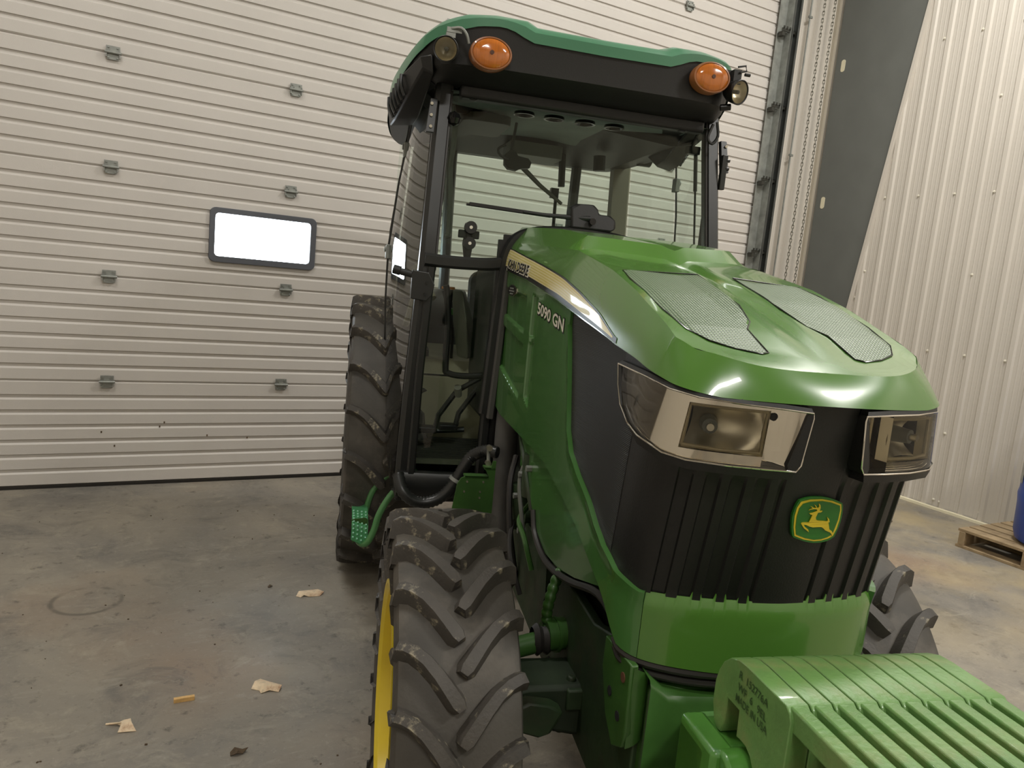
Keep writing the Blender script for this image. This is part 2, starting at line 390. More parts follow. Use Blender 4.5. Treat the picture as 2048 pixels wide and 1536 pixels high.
# vertical track, angle and roller brackets
tr = empty('door_track', (0, DY, 0)); tag(tr, 'galvanised steel vertical track and angle at right edge of the overhead door', 'door track')
G().bx(4.895, 4.985, -.030, -.026, 0, 5.2).bx(4.981, 4.985, -.10, -.03, 0, 5.2).obj('track_angle', STEEL, tr, smooth=0)
G().bx(4.985, 5.055, -.060, -.056, 0, 5.2).bx(4.985, 4.989, -.12, -.06, 0, 5.2).bx(5.050, 5.055, -.12, -.06, 0, 5.2).bx(5.035, 5.055, -.124, -.12, 0, 5.2).obj('track_rail', mat('dark_steel_track', (.42, .43, .42), .4, .7, noise=.15), tr, smooth=0)
G().bx(5.075, 5.105, -.06, .02, 0, 5.2).obj('jamb_edge', TRIMM, tr, smooth=0)
g = G(); g.bx(4.89, 5.07, -.090, -.084, -.010, .012); g.bx(4.90, 4.96, -.084, -.03, -.022, -.018)
for x in (4.905, 4.94, 4.975): g.cyl((x, -.095, .012), (x, -.095, .028), .008, 6)
g.cyl((4.95, -.075, .0), (5.06, -.075, .0), .007, 8); g.cyl((5.045, -.075, 0), (5.06, -.075, 0), .022, 12); g.bx(4.9, 4.935, -.088, -.04, -.045, -.01)
br = g.obj('roller_bracket', mat('greased_steel_bracket', (.27, .27, .25), .5, .6, noise=.4, nscale=60), tr)
for i, z in enumerate(joints[1:9]):
    if i == 0: br.location = (0, 0, z+.03)
    else: dup(br, tr, (0, 0, z+.03))
# liner panel between track and column
def ribbed(g, n0, n1, f, z0, z1, period=.1455, h=.018, top=.03, side=.012, minor=True):
    """vertical ribs; f(a,h,z)->point; a runs along the wall"""
    pr = []; a = n0
    while a < n1:
        w = period
        fl = w-top-2*side
        pr += [(a, 0)]
        if minor: pr += [(a+fl*.3-.006, 0), (a+fl*.3, .0015), (a+fl*.3+.006, 0), (a+fl*.68-.006, 0), (a+fl*.68, .0015), (a+fl*.68+.006, 0)]
        pr += [(a+fl, 0), (a+fl+side, h), (a+fl+side+top, h)]
        a += w
    pr.append((n1, 0)); n = len(pr)
    g.add([f(a, q, z0) for a, q in pr]+[f(a, q, z1) for a, q in pr], [(i, i+1, n+i+1, n+i) for i in range(n-1)])
g = G(); ribbed(g, 5.10, 5.64, lambda a, q, z: V(a, DY+.02-q, z), 0, ZC, period=.108, h=.02, top=.03)
g.bx(5.10, 5.66, DY+.022, DY+.03, 0, ZC)
tag(g.obj('wall_front_liner', LINER, smooth=0), kind='structure')
g = G(); g.bx(5.652, 5.70, DY-.05, DY-.045, 0, ZC); g.bx(5.60, 5.632, DY-.03, DY, 0, ZC)
tag(g.obj('trim_1', TRIMM, smooth=0), kind='structure')
# conduit / pull cord and two runs of hand chain
t = tag(G().tube([(5.245, DY-.04, 0.1), (5.245, DY-.04, 5.0)], .0075, 8).obj('conduit', STEEL), 'thin grey steel conduit running up the liner beside the track', 'conduit')
g = G(); g.box((0, 0, 0), (.045, .012, .018)); g.cyl((-.018, -.008, 0), (-.018, 0, 0), .005, 6)
pc = g.obj('pipe_clip', STEEL, t); pc.location = (5.245, DY-.045, .9)
for z in (1.68, 2.75, 3.9): dup(pc, t, (5.245, DY-.045, z))
ch = empty('hand_chain', (5.335, DY-.10, 0)); tag(ch, 'long galvanised hoist chain hanging in two runs in front of the ribbed liner', 'chain')
lk = G(); pts = [V(.0085*cos(a), 0, (.011 if sin(a) > 0 else -.011)+.0085*sin(a)) for a in [2*pi*k/10 for k in range(10)]]
rings = []
for i in range(10):
    T = (pts[(i+1) % 10]-pts[i-1]).normalized(); nn = V(0, 1, 0); bb = T.cross(nn)
    rings.append([pts[i]+(nn*cos(2*pi*k/5)+bb*sin(2*pi*k/5))*.0032 for k in range(5)])
for xo in (0, .125):
    g = G(); z = .55; i = 0
    while z < 4.9:
        a = (i % 2)*pi/2+.5; R = Matrix.Rotation(a, 3, 'Z')
        g.grid([[R @ p + V(xo+.002*sin(z*3), 0, z) for p in r] for r in rings+[rings[0]]], close=True); z += .030; i += 1
    o = g.obj('chain_run', mat('chain_steel', (.47, .46, .42), .45, .6), ch); 
# steel column: tapered web against the right wall
def ycol(z): return 4.432-.1262*(z-.55)
g = G(); g.prism([(ycol(0), 0), (DY-.055, 0), (DY-.055, ZC), (ycol(ZC), ZC)], lambda a, b: V(5.630, a, b), lambda a, b: V(5.642, a, b))
colm = tag(g.obj('steel_column', COLM, smooth=0), 'dark grey tapered steel building column in the corner beside the door', 'column')
for z in (2.386, 3.565, 1.2):
    g = G(); g.prism(rrect(4.737, z, .020, .052, .019), lambda a, b: V(5.6265, a, b), lambda a, b: V(5.631, a, b))
    s_ = g.obj('slot', FOAM, colm, smooth=0); s_['label'] = 'pale slotted hole'
# right wall, ribbed, cut along the column's slope
g = G(); n = 0; a = -4.9; pr = []
while a < 4.45:
    w = .1455; top, side = .030, .012; fl = w-top-2*side
    pr += [(a, 0), (a+fl*.3-.006, 0), (a+fl*.3, .0016), (a+fl*.3+.006, 0), (a+fl*.68-.006, 0), (a+fl*.68, .0016), (a+fl*.68+.006, 0), (a+fl, 0), (a+fl+side, .012), (a+fl+side+top, .012)]
    a += w
def clipz(y): # height at which the sloping edge stands at y
    return min(ZC, max(0, .55+(4.432-y)/.1262))
n = len(pr)
g.add([V(XR-q, y, 0) for y, q in pr]+[V(XR-q, y, clipz(y)) for y, q in pr], [(i, i+1, n+i+1, n+i) for i in range(n-1)])
g.bx(XR+.002, XR+.1, YB, DY+.1, 0, ZC)
wr = tag(g.obj('wall_right', LINER, smooth=0), kind='structure')
g = G(); z0, z1 = 0, ZC
g.prism([(ycol(0)-.004, 0), (ycol(0)-.030, 0), (ycol(ZC)-.030, ZC), (ycol(ZC)-.004, ZC)], lambda a, b: V(5.612, a, b), lambda a, b: V(5.645, a, b))
tag(g.obj('trim_2', LINER, smooth=0), kind='structure')
g = G(); g.lathe([(0, .0001), (0, .011), (-.003, .011), (-.005, .006), (-.011, .0055), (-.012, .0001)], (0, 0, 0), 'X', 8)
sc = g.obj('screw', WHITE, wr); first = True
for z in (1.2, 2.403, 3.595):
    for k in range(-6, 5):
        y = 3.547+.291*k+(.0 if z > 1.5 else 0)
        if y > ycol(z)-.05: continue
        if first: sc.location = (XR, y, z); first = False
        else: dup(sc, wr, (XR, y, z))
for y, z in [(3.328, 3.09), (4.21, 1.795), (3.308, 1.801), (4.262, 1.571), (3.297, .593), (3.294, .07), (3.246, .065), (2.945, .081), (2.66, .07)]: dup(sc, wr, (XR, y, z))
g = G(); rows = []
for i in range(60):
    y = YB+.3+i*(4.35-YB-.3)/59; w = .030+.010*random.random(); h = .018+.010*random.random()
    rows.append([V(XR-.002, y, 0), V(XR-w, y, 0), V(XR-w*.9, y, h*.8), V(XR-.01, y, h)])
g.grid(rows); tag(g.obj('baseboard_right', FOAM, smooth=60), kind='structure')
# lamps on the ceiling (outside the view)
for i, (x, y, _) in enumerate([(-0.4, 2.6, 52), (4.1, 2.3, 112), (-0.6, -2.4, 90), (3.9, -2.2, 150)]):
    g = G(); g.bx(-.65, .65, -.2, .2, .02, .14)
    t = empty('high_bay_lamp', (x, y, 5.36)); g.obj('housing', TRIMM, t, smooth=0)
    tag(t, ['white linear ceiling lamp nearest the overhead door, window side', 'white linear ceiling lamp nearest the overhead door, column side', 'rearmost white linear ceiling lamp on the window side', 'rearmost white linear ceiling lamp on the column side'][i], 'lamp', 'ceiling lamps')

# ------------------------------------------------------------------ pallet, drum, litter
pl = empty('wooden_pallet', (4.885, 2.66, 0)); tag(pl, 'weathered wooden shipping pallet on the floor under the blue drum', 'pallet')
for k in range(4): G().bx(0, .72, -.05-.385*k-.0, -.012-.385*k, .018, .105).obj('stringer', WOOD, pl, smooth=0, bev=.002)
for k in range(6): G().bx(.004+.122*k, .004+.122*k+.096, -1.215, 0, .105, .123).obj('deck_board', WOOD, pl, smooth=0, bev=.002)
for k in range(3): G().bx(.0+.30*k, .10+.30*k, -1.215, 0, 0, .018).obj('bottom_board', WOOD, pl, smooth=0, bev=.002)
dr = empty('plastic_drum', (5.20, 2.18, .1235)); tag(dr, 'tall blue plastic drum with a paper label standing on the pallet', 'drum')
g = G(); g.lathe([(0, .0), (0, .24), (.02, .27), (.07, .285), (.25, .290), (.30, .296), (.33, .290), (.58, .290), (.61, .297), (.64, .290), (.78, .286), (.84, .262), (.875, .225), (.885, .215), (.885, .2), (.87, .19), (.87, 0)], (0, 0, 0), 'Z', 48)
g.obj('drum_shell', BLUE, dr)
G().lathe([(.86, 0), (.86, .03), (.9, .03), (.9, 0)], (.1, 0, 0), 'Z', 16).obj('bung', BLUE, dr)
g = G(); n = 10
a0 = atan2(2.46-2.18, 5.057-5.20); R_ = .2925
g.grid([[V(R_*cos(a0+(-.05+.33*i/n)), R_*sin(a0+(-.05+.33*i/n)), z) for i in range(n+1)] for z in (.37, .53)]); o = g.obj('label_sheet', PAPER, dr)
def scrap(name, pts, loc, rz, m, label, cat, h=.012, group=None):
    g = G(); n = len(pts); c = V(sum(p[0] for p in pts)/n, sum(p[1] for p in pts)/n, h)
    top = [V(p[0], p[1], p[2]) for p in pts]; bot = [q-V(0, 0, .0016) for q in top]
    g.add([c]+top+[c-V(0, 0, .0016)]+bot, [(0, 1+i, 1+(i+1) % n) for i in range(n)]+[(n+1, n+2+(i+1) % n, n+2+i) for i in range(n)]+[(1+i, n+2+i, n+2+(i+1) % n, 1+(i+1) % n) for i in range(n)])
    o = g.obj(name, m, smooth=20); o.location = loc; o.rotation_euler.z = rz; tag(o, label, cat, group); return o
scrap('bark_scrap', [(-.055, -.022, .004), (-.035, -.030, .002), (-.028, -.018, .009), (0, -.026, .003), (.045, -.018, .002), (.062, .008, .010), (.035, .030, .012), (-.005, .038, .004), (-.045, .012, .012)], (.795, 3.075, 0), -.25, BARK, 'pale torn paper-like scrap on the floor nearest the tractor step', 'scrap', .014)
scrap('bark_scrap', [(-.045, .018, .012), (-.05, -.015, .003), (-.022, -.022, .002), (-.014, -.040, .003), (.012, -.026, .006), (.042, -.030, .002), (.048, -.004, .012), (.010, .022, .006), (-.03, .036, .010)], (.497, 2.40, 0), -.35, BARK, 'pale torn paper-like scrap on the floor right of the small wood stick', 'scrap', .016)
scrap('bark_scrap', [(-.055, .012, .003), (-.054, .005, .002), (-.02, .004, .004), (-.010, -.005, .006), (.004, -.010, .002), (-.008, -.036, .003), (.020, -.034, .004), (.042, -.030, .002), (.022, -.004, .014), (.012, .020, .012), (-.005, .020, .008), (-.018, .011, .006)], (.065, 2.325, 0), -.3, BARK, 'pale torn scrap with a thin stalk, leftmost litter on the floor', 'scrap', .014)
o = G().box((0, 0, .007), (.062, .013, .014)).obj('wood_stick', STICK, smooth=0, bev=.001); o.location = (.238, 2.405, 0); o.rotation_euler.z = -.02
tag(o, 'short square light wood stick lying on the concrete floor', 'stick')
scrap('crumpled_leaf', [(-.022, -.012, .002), (-.004, -.016, .012), (.012, -.008, .004), (.026, .004, .014), (.010, .010, .006), (-.012, .010, .014), (-.024, .002, .004)], (.358, 2.078, 0), -.2, LEAFB, 'small crumpled brown leaf at the bottom edge of the floor', 'leaf', .010)
scrap('crumpled_leaf', [(-.012, -.006, .002), (.0, -.008, .007), (.012, -.001, .002), (.002, .008, .008), (-.010, .004, .002)], (.652, 3.20, 0), .3, LEAFB, 'tiny brown leaf bit left of the pale scrap by the step', 'leaf', .006)
scrap('crumpled_leaf', [(-.05, -.02, .002), (.0, -.03, .008), (.05, -.01, .002), (.03, .02, .012), (-.03, .02, .002)], (4.9, 3.15, 0), .3, LEAFB, 'dark debris clump on the floor by the liner wall, left of the pallet', 'debris', .010)
G1 = G()
for _ in range(70):
    x, y = random.uniform(-.9, 1.9), random.uniform(1.9, 4.4)
    if x > .9+.15*(y-2): continue
    r = random.uniform(.0015, .004); G1.box((x, y, r*.5), (r*2, r*1.3, r), Matrix.Rotation(random.random()*3, 3, 'Z'))
tag(G1.obj('grit', LEAFB, smooth=0), 'scattered dark grit specks on the concrete floor', 'grit', kind='stuff')
#@@TRACTOR
# ------------------------------------------------------------------ the tractor (x to its left side, y to its rear, z up)
TR = empty('tractor', (1.50805, 2.30831, 0), -(YAW-radians(13.2)))
tag(TR, 'green narrow cab tractor with a black nose grille and front weights', 'tractor')
PL = [(-.262, .06), (-.268, -.2), (-.272, -.5), (-.275, -.8), (-.277, -1.1), (-.277, -1.32), (-.270, -1.43), (-.235, -1.495), (-.13, -1.535), (0, -1.55)]
def cr(t):
    n = len(PL)-1; t = min(max(t, 0), n); i = min(int(t), n-1); f = t-i
    Pk = lambda k: Vector(PL[k]) if 0 <= k <= n else (2*Vector(PL[0])-Vector(PL[1]) if k < 0 else Vector((-PL[n-1][0], PL[n-1][1])))
    a, b, c, d = Pk(i-1), Pk(i), Pk(i+1), Pk(i+2)
    return .5*((2*b)+(c-a)*f+(2*a-5*b+4*c-d)*f*f+(-a+3*b-3*c+d)*f**3)
def SF(t, z, off=0.):
    """body side / nose surface: t 0..9 runs from the cab along the image-left side to the nose centre, 9..18 back on the other side"""
    m, tt = (1, t) if t <= 9 else (-1, 18-t)
    def b(tt):
        x, y = cr(tt); d = max(0, min(1.30-z, .40)); w = min(max((-y-.9)/.6, 0), 1); return Vector((x, y+.2*d*w, z))
    q = b(tt)
    if off:
        e = .02; T = b(min(tt+e, 9)) - b(max(tt-e, 0)) if 0 < tt < 9 else (b(min(tt+e, 9))-b(max(tt-e, 0)))
        n = Vector((T.y, -T.x, 0)).normalized(); q = q+n*off
    return Vector((q.x*m, q.y, q.z))
def curtain(g, ts, lo, hi, nz=2, off=0., back=None, col=None, surf=SF):
    rows = []
    for t in ts:
        a, b = lo(t), hi(t); rows.append([surf(t, a+(b-a)*j/nz, off(t, a+(b-a)*j/nz) if callable(off) else off) for j in range(nz+1)])
    g.grid(rows, col=col)
    if back is not None:
        rb = []
        for t in ts:
            a, b = lo(t), hi(t); rb.append([surf(t, a+(b-a)*j/nz, back) for j in range(nz+1)])
        g.grid(rb, col=col); n = nz+1
        g.grid([[r[0] for r in rows], [r[0] for r in rb]], col=col); g.grid([[r[-1] for r in rows], [r[-1] for r in rb]], col=col)
        g.grid([rows[0], rb[0]], col=col); g.grid([rows[-1], rb[-1]], col=col)
    return g
def ar(a, b, st):
    n = max(1, int(round((b-a)/st))); return [a+(b-a)*i/n for i in range(n+1)]
ZS = [(0, 1.478), (.46, 1.47), (1.63, 1.444), (2.84, 1.402), (3.71, 1.364), (4.51, 1.334), (4.71, 1.329), (5.46, 1.311), (6.41, 1.295), (7.06, 1.287), (7.4, 1.283), (9, 1.284)]
zs = lambda t: interp(ZS, t if t <= 9 else 18-t)
LOW = [(0, .998), (.72, .975), (1.73, .974), (2.3, .974), (2.9, .969), (3.61, .931), (4.17, .898), (4.58, .867), (5.01, .842), (5.48, .812), (5.8, .788), (6.12, .766), (6.64, .763), (7.16, .760), (8.19, .755), (9, .755)]
MSK = [(3.24, 1.40), (3.245, 1.352), (3.37, 1.239), (3.52, 1.099), (3.66, 1.053), (3.94, 1.019), (4.33, .987), (4.66, .952), (5.0, .928), (5.73, .905), (6.32, .898), (6.71, .892), (7.3, .894), (8.33, .897), (9, .896)]
fold = lambda t: t if t <= 9 else 18-t
# recessed fields of the side panel
def sdpoly(poly, a, z):
    d = 9
    for (x0, z0), (x1, z1) in zip(poly, poly[1:]+poly[:1]):
        L = sqrt((x1-x0)**2+(z1-z0)**2); d = min(d, ((x1-x0)*(z-z0)-(z1-z0)*(a-x0))/L)
    return d
def T2A(t): return .27*t
REC = [([(.07, 1.422), (.435, 1.398), (.435, 1.280), (.07, 1.318)], .016, .016), ([(.08, 1.288), (.445, 1.250), (.445, 1.070), (.08, 1.135)], .018, .018), ([(.508, 1.408), (.566, 1.394), (.566, 1.068), (.508, 1.090)], .022, .010)]
def panel_off(t, z):
    o = 0
    for poly, dep, w in REC:
        d = sdpoly(poly[::-1], T2A(t), z)
        if d > 0: o -= dep*sstep(0, w, d)
    if .50 < T2A(t) < .60: o *= 1-.8*sstep(.014, .006, abs(z-1.270))
    return .004+o
def side(mir, nm='side_panel'):
    M_ = (lambda t: 18-t) if mir else (lambda t: t)
    S_ = lambda t, z, off=0.: SF(M_(t), z, off)
    g = G(); curtain(g, ar(0, 3.24, .027), lambda t: interp(LOW, t), lambda t: zs(t)-.003, 96, panel_off, -.006, surf=S_)
    curtain(g, [3.24, 3.3, 3.37, 3.45, 3.52, 3.6, 3.66, 3.8, 3.94, 4.1, 4.33, 4.5, 4.66, 4.83, 5.0, 5.2, 5.4, 5.6, 5.73, 5.9, 6.1, 6.32, 6.5, 6.7, 6.86], lambda t: interp(LOW, t), lambda t: interp(MSK, max(t, 3.25)), 8, lambda t, z: .004+.005*sstep(.03, .0, interp(MSK, max(t, 3.25))-z), -.006, surf=S_)
    return g.obj(nm, GREEN_SIDE, TR, smooth=28)
SPL = side(False); SPR = side(True)
SPL['label'] = 'glossy green side panel with pressed recesses'
# nose band under the grille
g = G(); wave = lambda x: 0 if not (.055 < x < .235) else (1 if ((x-.062)/.0435) % 1 < .45 else 0)
ts = ar(6.875, 11.125, .022)
curtain(g, ts, lambda t: interp(LOW, fold(t)), lambda t: interp(MSK, fold(t))+(.011*wave(abs(SF(t, .9).x))), 10, lambda t, z: .004-.008*sstep(.022, .0, interp(MSK, fold(t))-z), -.006)
NB = g.obj('nose_band', GREEN, TR, smooth=25)
# black grille with vertical corrugations
def mask_off(t, z):
    x = abs(SF(t, z).x); k = sstep(1.16, 1.12, z) if abs(t-9) < 3 else 0
    return -.003-.006*k*(1-wave(x)) if .055 < x < .235 and fold(t) > 6.4 else -.003
def clo(t): return interp([(4.66, 1.298), (4.81, 1.261), (5.04, 1.228), (5.47, 1.204), (5.95, 1.19), (6.7, 1.175), (7.1, 1.17), (8.53, 1.169), (8.58, 1.18), (8.635, 1.262)], t)
def chi(t): return interp([(4.66, 1.300), (5.51, 1.295), (6.45, 1.285), (7.08, 1.279), (7.68, 1.276), (8.23, 1.274), (8.62, 1.271), (8.635, 1.264)], t)
def mhi(t): tt = fold(t); return clo(tt)-.001 if 4.68 < tt < 8.63 else zs(t)+.004
g = G(); LK = lambda t: interp(MSK, max(3.25, fold(t)))-.012
curtain(g, ar(3.20, 4.68, .03), LK, lambda t: zs(t)+.004, 34, mask_off); curtain(g, ar(13.32, 14.8, .03), LK, lambda t: zs(t)+.004, 34, mask_off)
curtain(g, ar(4.681, 8.629, .03), LK, mhi, 34, mask_off); curtain(g, ar(9.371, 13.319, .03), LK, mhi, 34, mask_off)
curtain(g, ar(8.63, 9.37, .03), LK, lambda t: zs(t)+.004, 34, mask_off)
for a_, b_ in ((4.68, 8.63), (9.37, 13.32)): curtain(g, ar(a_, b_, .05), lambda t: chi(fold(t))-.001, lambda t: zs(t)+.004, 1, -.001)
MK = g.obj('nose_grille', BLK, TR, smooth=25); MK['label'] = 'black perforated nose grille'
for m_ in (0, 1):
    fm = (lambda t: 18-t) if m_ else (lambda t: t)
    g = G(); curtain(g, ar(3.27, 5.2, .05), lambda t: interp(MSK, max(3.25, t))+.004, lambda t: min(zs(t)-.008, 9), 30, -.0022, surf=lambda t, z, o=0.: SF(fm(t), z, o))
    g.obj('side_screen', MESHB, MK)
# hood
PT = [(-1.518, 1.336), (-1.46, 1.360), (-1.37, 1.398), (-1.2, 1.455), (-1.06, 1.492), (-1.0, 1.503), (-.79, 1.540), (-.58, 1.552), (-.3, 1.566), (.1, 1.585)]
TT = [(-.82, 1.566), (-.5, 1.603), (-.1, 1.628), (.1, 1.637)]
Pz = lambda y: interp(PT, y)
xs = [0, .012, .03, .05, .09, .13, .17, .205, .232, .25]
def Hb(x, y):
    x = abs(x); z = Pz(y)
    z -= .010*sstep(.035, .0, x)*sstep(-1.48, -1.30, y) if x < .035 else 0
    z -= .007*sstep(.20, .25, x)
    z -= .006*sstep(.04, .07, x)*sstep(.245, .22, x)*sstep(-1.5, -1.44, y)*sstep(-.9, -1.0, y)
    return z
rowsdef = [(.08, .08, 1), (-.2, -.2, 1), (-.5, -.45, 1), (-.70, -.62, 1), (-.79, -.68, 1), (-.815, -.70, 1), (-.845, -.755, 0), (-.90, -.83, 0)]
rowsdef += [(-.90-(.56)*k/12, -.83-(.55)*k/12, 0) for k in range(1, 13)]
def yfront(u): return -1.518+.10*u**4
g = G(); rows = []
cols = [-x for x in xs[::-1]]+xs[1:]
for yc, ye, m in rowsdef:
    r = []
    for x in cols:
        u = abs(x)/.25; y = yc+(ye-yc)*u; z = Hb(x, y)
        if m: z += (interp(TT, y)-Pz(y))*(1 if u < .83 else (.45 if u < .95 else 0))
        r.append(V(x, y, z))
    rows.append(r)
for k in (.35, .7, 1.0):
    r = []
    for x in cols:
        u = abs(x)/.25; y0 = -1.46+(.08)*u; y = y0+(yfront(u)-y0)*k; r.append(V(x, y, Hb(x, y)-(.0 if k < 1 else .001)))
    rows.append(r)
g.grid(rows)
HOOD = None
def Cz(t):  # crease line above boundary parameter t
    tt = fold(t); s = SF(tt, zs(tt))
    if tt <= 4.7: y = s.y; x = -.25
    elif tt <= 5.9: y = SF(4.7, 1.3).y+(yfront(1)-SF(4.7, 1.3).y)*(tt-4.7)/1.2; x = -.25
    else: x = -.25*(SF(tt, 1.3).x/SF(5.9, 1.3).x); y = yfront(abs(x)/.25)
    z = Hb(x, y)
    return Vector((x if t <= 9 else -x, y, z))
def ST(t, f, off=0.):
    """sloping shoulder / lip band between the seam (f=0) and the hood crease (f=1)"""
    s = SF(t, zs(t), .010); c = Cz(t); tt = fold(t)
    q = s.lerp(c, f); n = (SF(t, 1.3, 1.0)-SF(t, 1.3)); n.z = 0.35; n.normalize()
    bul = .0075*sin(pi*f)*(1-.75*sstep(5, 6.5, tt))
    return q+n*(bul+off)
ts = ar(0, 18, .06)
g.grid([[ST(t, f) for f in (-.0, .08, .2, .35, .5, .65, .8, .92, 1.0)] for t in ts])
g.grid([[SF(t, zs(t)-.002, -.004), ST(t, 0, -.002), ST(t, 0)] for t in ts])
HOOD = g.obj('hood', GREEN, TR, smooth=24); HOOD['label'] = 'glossy green hood with raised rear plateau'
# screens let into the hood
SCR = [(.045, -1.052), (.222, -1.045), (.231, -1.12), (.228, -1.30), (.216, -1.385), (.19, -1.425), (.15, -1.448), (.105, -1.463), (.088, -1.455), (.086, -1.37), (.062, -1.335), (.047, -1.26)]
for sg in (-1, 1):
    import bmesh
    poly = [(sg*x, y) for x, y in SCR]
    o_ = []
    for i, (x, y) in enumerate(poly):
        o_.append(V(x, y, 0))
    me = bpy.data.meshes.new('screen'); bm = bmesh.new()
    vs = [bm.verts.new(p) for p in o_]; fc = bm.faces.new(vs)
    for yy in [-1.05-.02*k for k in range(21)]:
        bmesh.ops.bisect_plane(bm, geom=bm.verts[:]+bm.edges[:]+bm.faces[:], plane_co=(0, yy, 0), plane_no=(0, 1, 0))
    for xx in (.05, .09, .13, .17, .205):
        bmesh.ops.bisect_plane(bm, geom=bm.verts[:]+bm.edges[:]+bm.faces[:], plane_co=(sg*xx, 0, 0), plane_no=(1, 0, 0))
    for v in bm.verts: v.co.z = Hb(v.co.x, v.co.y)+.0016
    bm.normal_update(); bm.to_mesh(me); bm.free(); me.materials.append(MESHG)
    if me.polygons[0].normal.z < 0: me.flip_normals()
    o = bpy.data.objects.new('hood_screen', me); COL.objects.link(o); o.parent = HOOD
    g = G(); n = len(poly); pr = [V(x, y, Hb(x, y)+.0015) for x, y in poly]
    g.tube(pr+[pr[0]], .0016, 6); g.obj('screen_edge', BLK_GLOSS, o)
# decal stripe
LOC = [(0, .16), (1.5, .13), (3, .11), (4.45, .06)]
HIC = [(0, .74), (.5, .72), (1.6, .55), (2.6, .45), (3.4, .36), (4.0, .24), (4.45, .08)]
for m_ in (0, 1):
    fm = (lambda t: 18-t) if m_ else (lambda t: t)
    S_ = lambda t, f, off=0.: ST(fm(t), f, off)
    g = G(); ts = ar(.02, 4.52, .08)
    curtain(g, ts, lambda t: .02, lambda t: interp(HIC, min(t, 4.45))+.035, 4, .0012, surf=S_)
    db = g.obj('decal_stripe', BLKPR, HOOD)
    g = G(); ts = ar(.06, 4.42, .06); NB_ = 13
    for k in range(NB_):
        for i in range(len(ts)-1):
            q = [S_(t, interp(LOC, t)+(interp(HIC, t)-interp(LOC, t))*(kk/NB_), .0018) for t, kk in ((ts[i], k), (ts[i+1], k), (ts[i+1], k+1), (ts[i], k+1))]
            w = sstep(1.2, 4.2, ts[i]); a = (.86, .81, .64); b = (.80, .76, .42) if k % 2 else a
            c1 = tuple(a[j]+(b[j]-a[j])*1.0 for j in range(3)); ye = (.84, .74, .34); kk = w*(.75 if k % 2 or k < 5 else .35)
            g.add(q, [(0, 1, 2, 3)], col=tuple(c1[j]*(1-kk)+ye[j]*kk for j in range(3)))
    g.obj('cream_stripe', VC_PRINT if 'VC_PRINT' in globals() else vcol('striped_print', .3, .3), db, hascol=True)
# text helper: lettering as mesh mapped on a surface
def text_geo(s, bold=0.):
    cu = bpy.data.curves.new('t', 'FONT'); cu.body = s; cu.size = 1; cu.offset = bold; cu.resolution_u = 3
    o = bpy.data.objects.new('t', cu); COL.objects.link(o)
    dg = bpy.context.evaluated_depsgraph_get(); me = o.evaluated_get(dg).to_mesh()
    vs = [v.co.copy() for v in me.vertices]; fs = [tuple(p.vertices) for p in me.polygons]
    o.evaluated_get(dg).to_mesh_clear(); bpy.data.objects.remove(o); bpy.data.curves.remove(cu)
    x0 = min(v.x for v in vs); x1 = max(v.x for v in vs); y0 = min(v.y for v in vs); y1 = max(v.y for v in vs)
    return [((v.x-x0)/(x1-x0), (v.y-y0)/(y1-y0)) for v in vs], fs
def lettering(s, name, m, f, parent, bold=0.):
    uv, fs = text_geo(s, bold); g = G(); g.add([f(u, v) for u, v in uv], fs); return g.obj(name, m, parent, smooth=0, fix=False)
lettering('5090 GN', 'lettering', BLKPR, lambda u, v: SF(2.13+.98*u, 1.318+.042*v+(1-u)*.030, .0048), SPL, .055)
lettering('5090 GN', 'lettering', WHITE, lambda u, v: SF(2.145+.95*u, 1.323+.034*v+(1-u)*.030, .0056), SPL, .022)
lettering('JOHN DEERE', 'lettering', WHITE, lambda u, v: ST(.44+1.25*u, .02+.40*v-.02*u, .0022), HOOD, .07)
lettering('JOHN DEERE', 'lettering', BLKPR, lambda u, v: ST(.48+1.17*u, .05+.36*v-.02*u, .0028), HOOD, .035)
# small octagonal badge on the side panel
oc = [(.85+.32*cos(radians(22.5+45*k))*.9, 1.407+.021*sin(radians(22.5+45*k))) for k in range(8)]
g = G(); g.prism(oc, lambda a, b: SF(a, b, .003), lambda a, b: SF(a, b, .0065)); bd = g.obj('side_badge', CHROME, SPL, smooth=0)
oc2 = [(.85+(a-.85)*.82, 1.407+(b-1.407)*.82) for a, b in oc]
g = G(); g.prism(oc2, lambda a, b: SF(a, b, .006), lambda a, b: SF(a, b, .0072)); g.obj('badge_face', BLK_GLOSS, bd, smooth=0)
g = G()
for zz, w in ((1.414, .12), (1.405, .16), (1.396, .10)): curtain(g, [.85-w, .85+w], lambda t: zz-.0022, lambda t: zz+.0022, 1, .0078)
g.obj('badge_print', STEEL, bd, smooth=0)
# emblem
LM = ((7.76635645e-04, 2.86732968e-07), (2.41801452e-04, -9.82766040e-05), (8.25695956e+00, 1.14915612))
def lm(off): return lambda X, Y: SF(LM[0][0]*X+LM[1][0]*Y+LM[2][0], LM[0][1]*X+LM[1][1]*Y+LM[2][1], off)
SH = [(600,410),(700,372),(800,345),(920,335),(1040,335),(1150,350),(1250,375),(1360,415),(1450,460),(1465,520),(1460,640),(1440,760),(1415,860),(1380,960),(1335,1060),(1290,1150),(1200,1210),(1130,1238),(1050,1255),(950,1270),(850,1272),(750,1258),(650,1235),(540,1195),(450,1160),(430,1120),(422,1040),(425,950),(432,830),(450,720),(478,640),(510,560),(540,500),(570,450)]
YO = [(620,440),(800,392),(1040,378),(1240,412),(1420,480),(1425,600),(1390,800),(1330,980),(1250,1130),(1150,1180),(1000,1220),(850,1230),(650,1195),(470,1125),(460,950),(490,720),(540,560)]
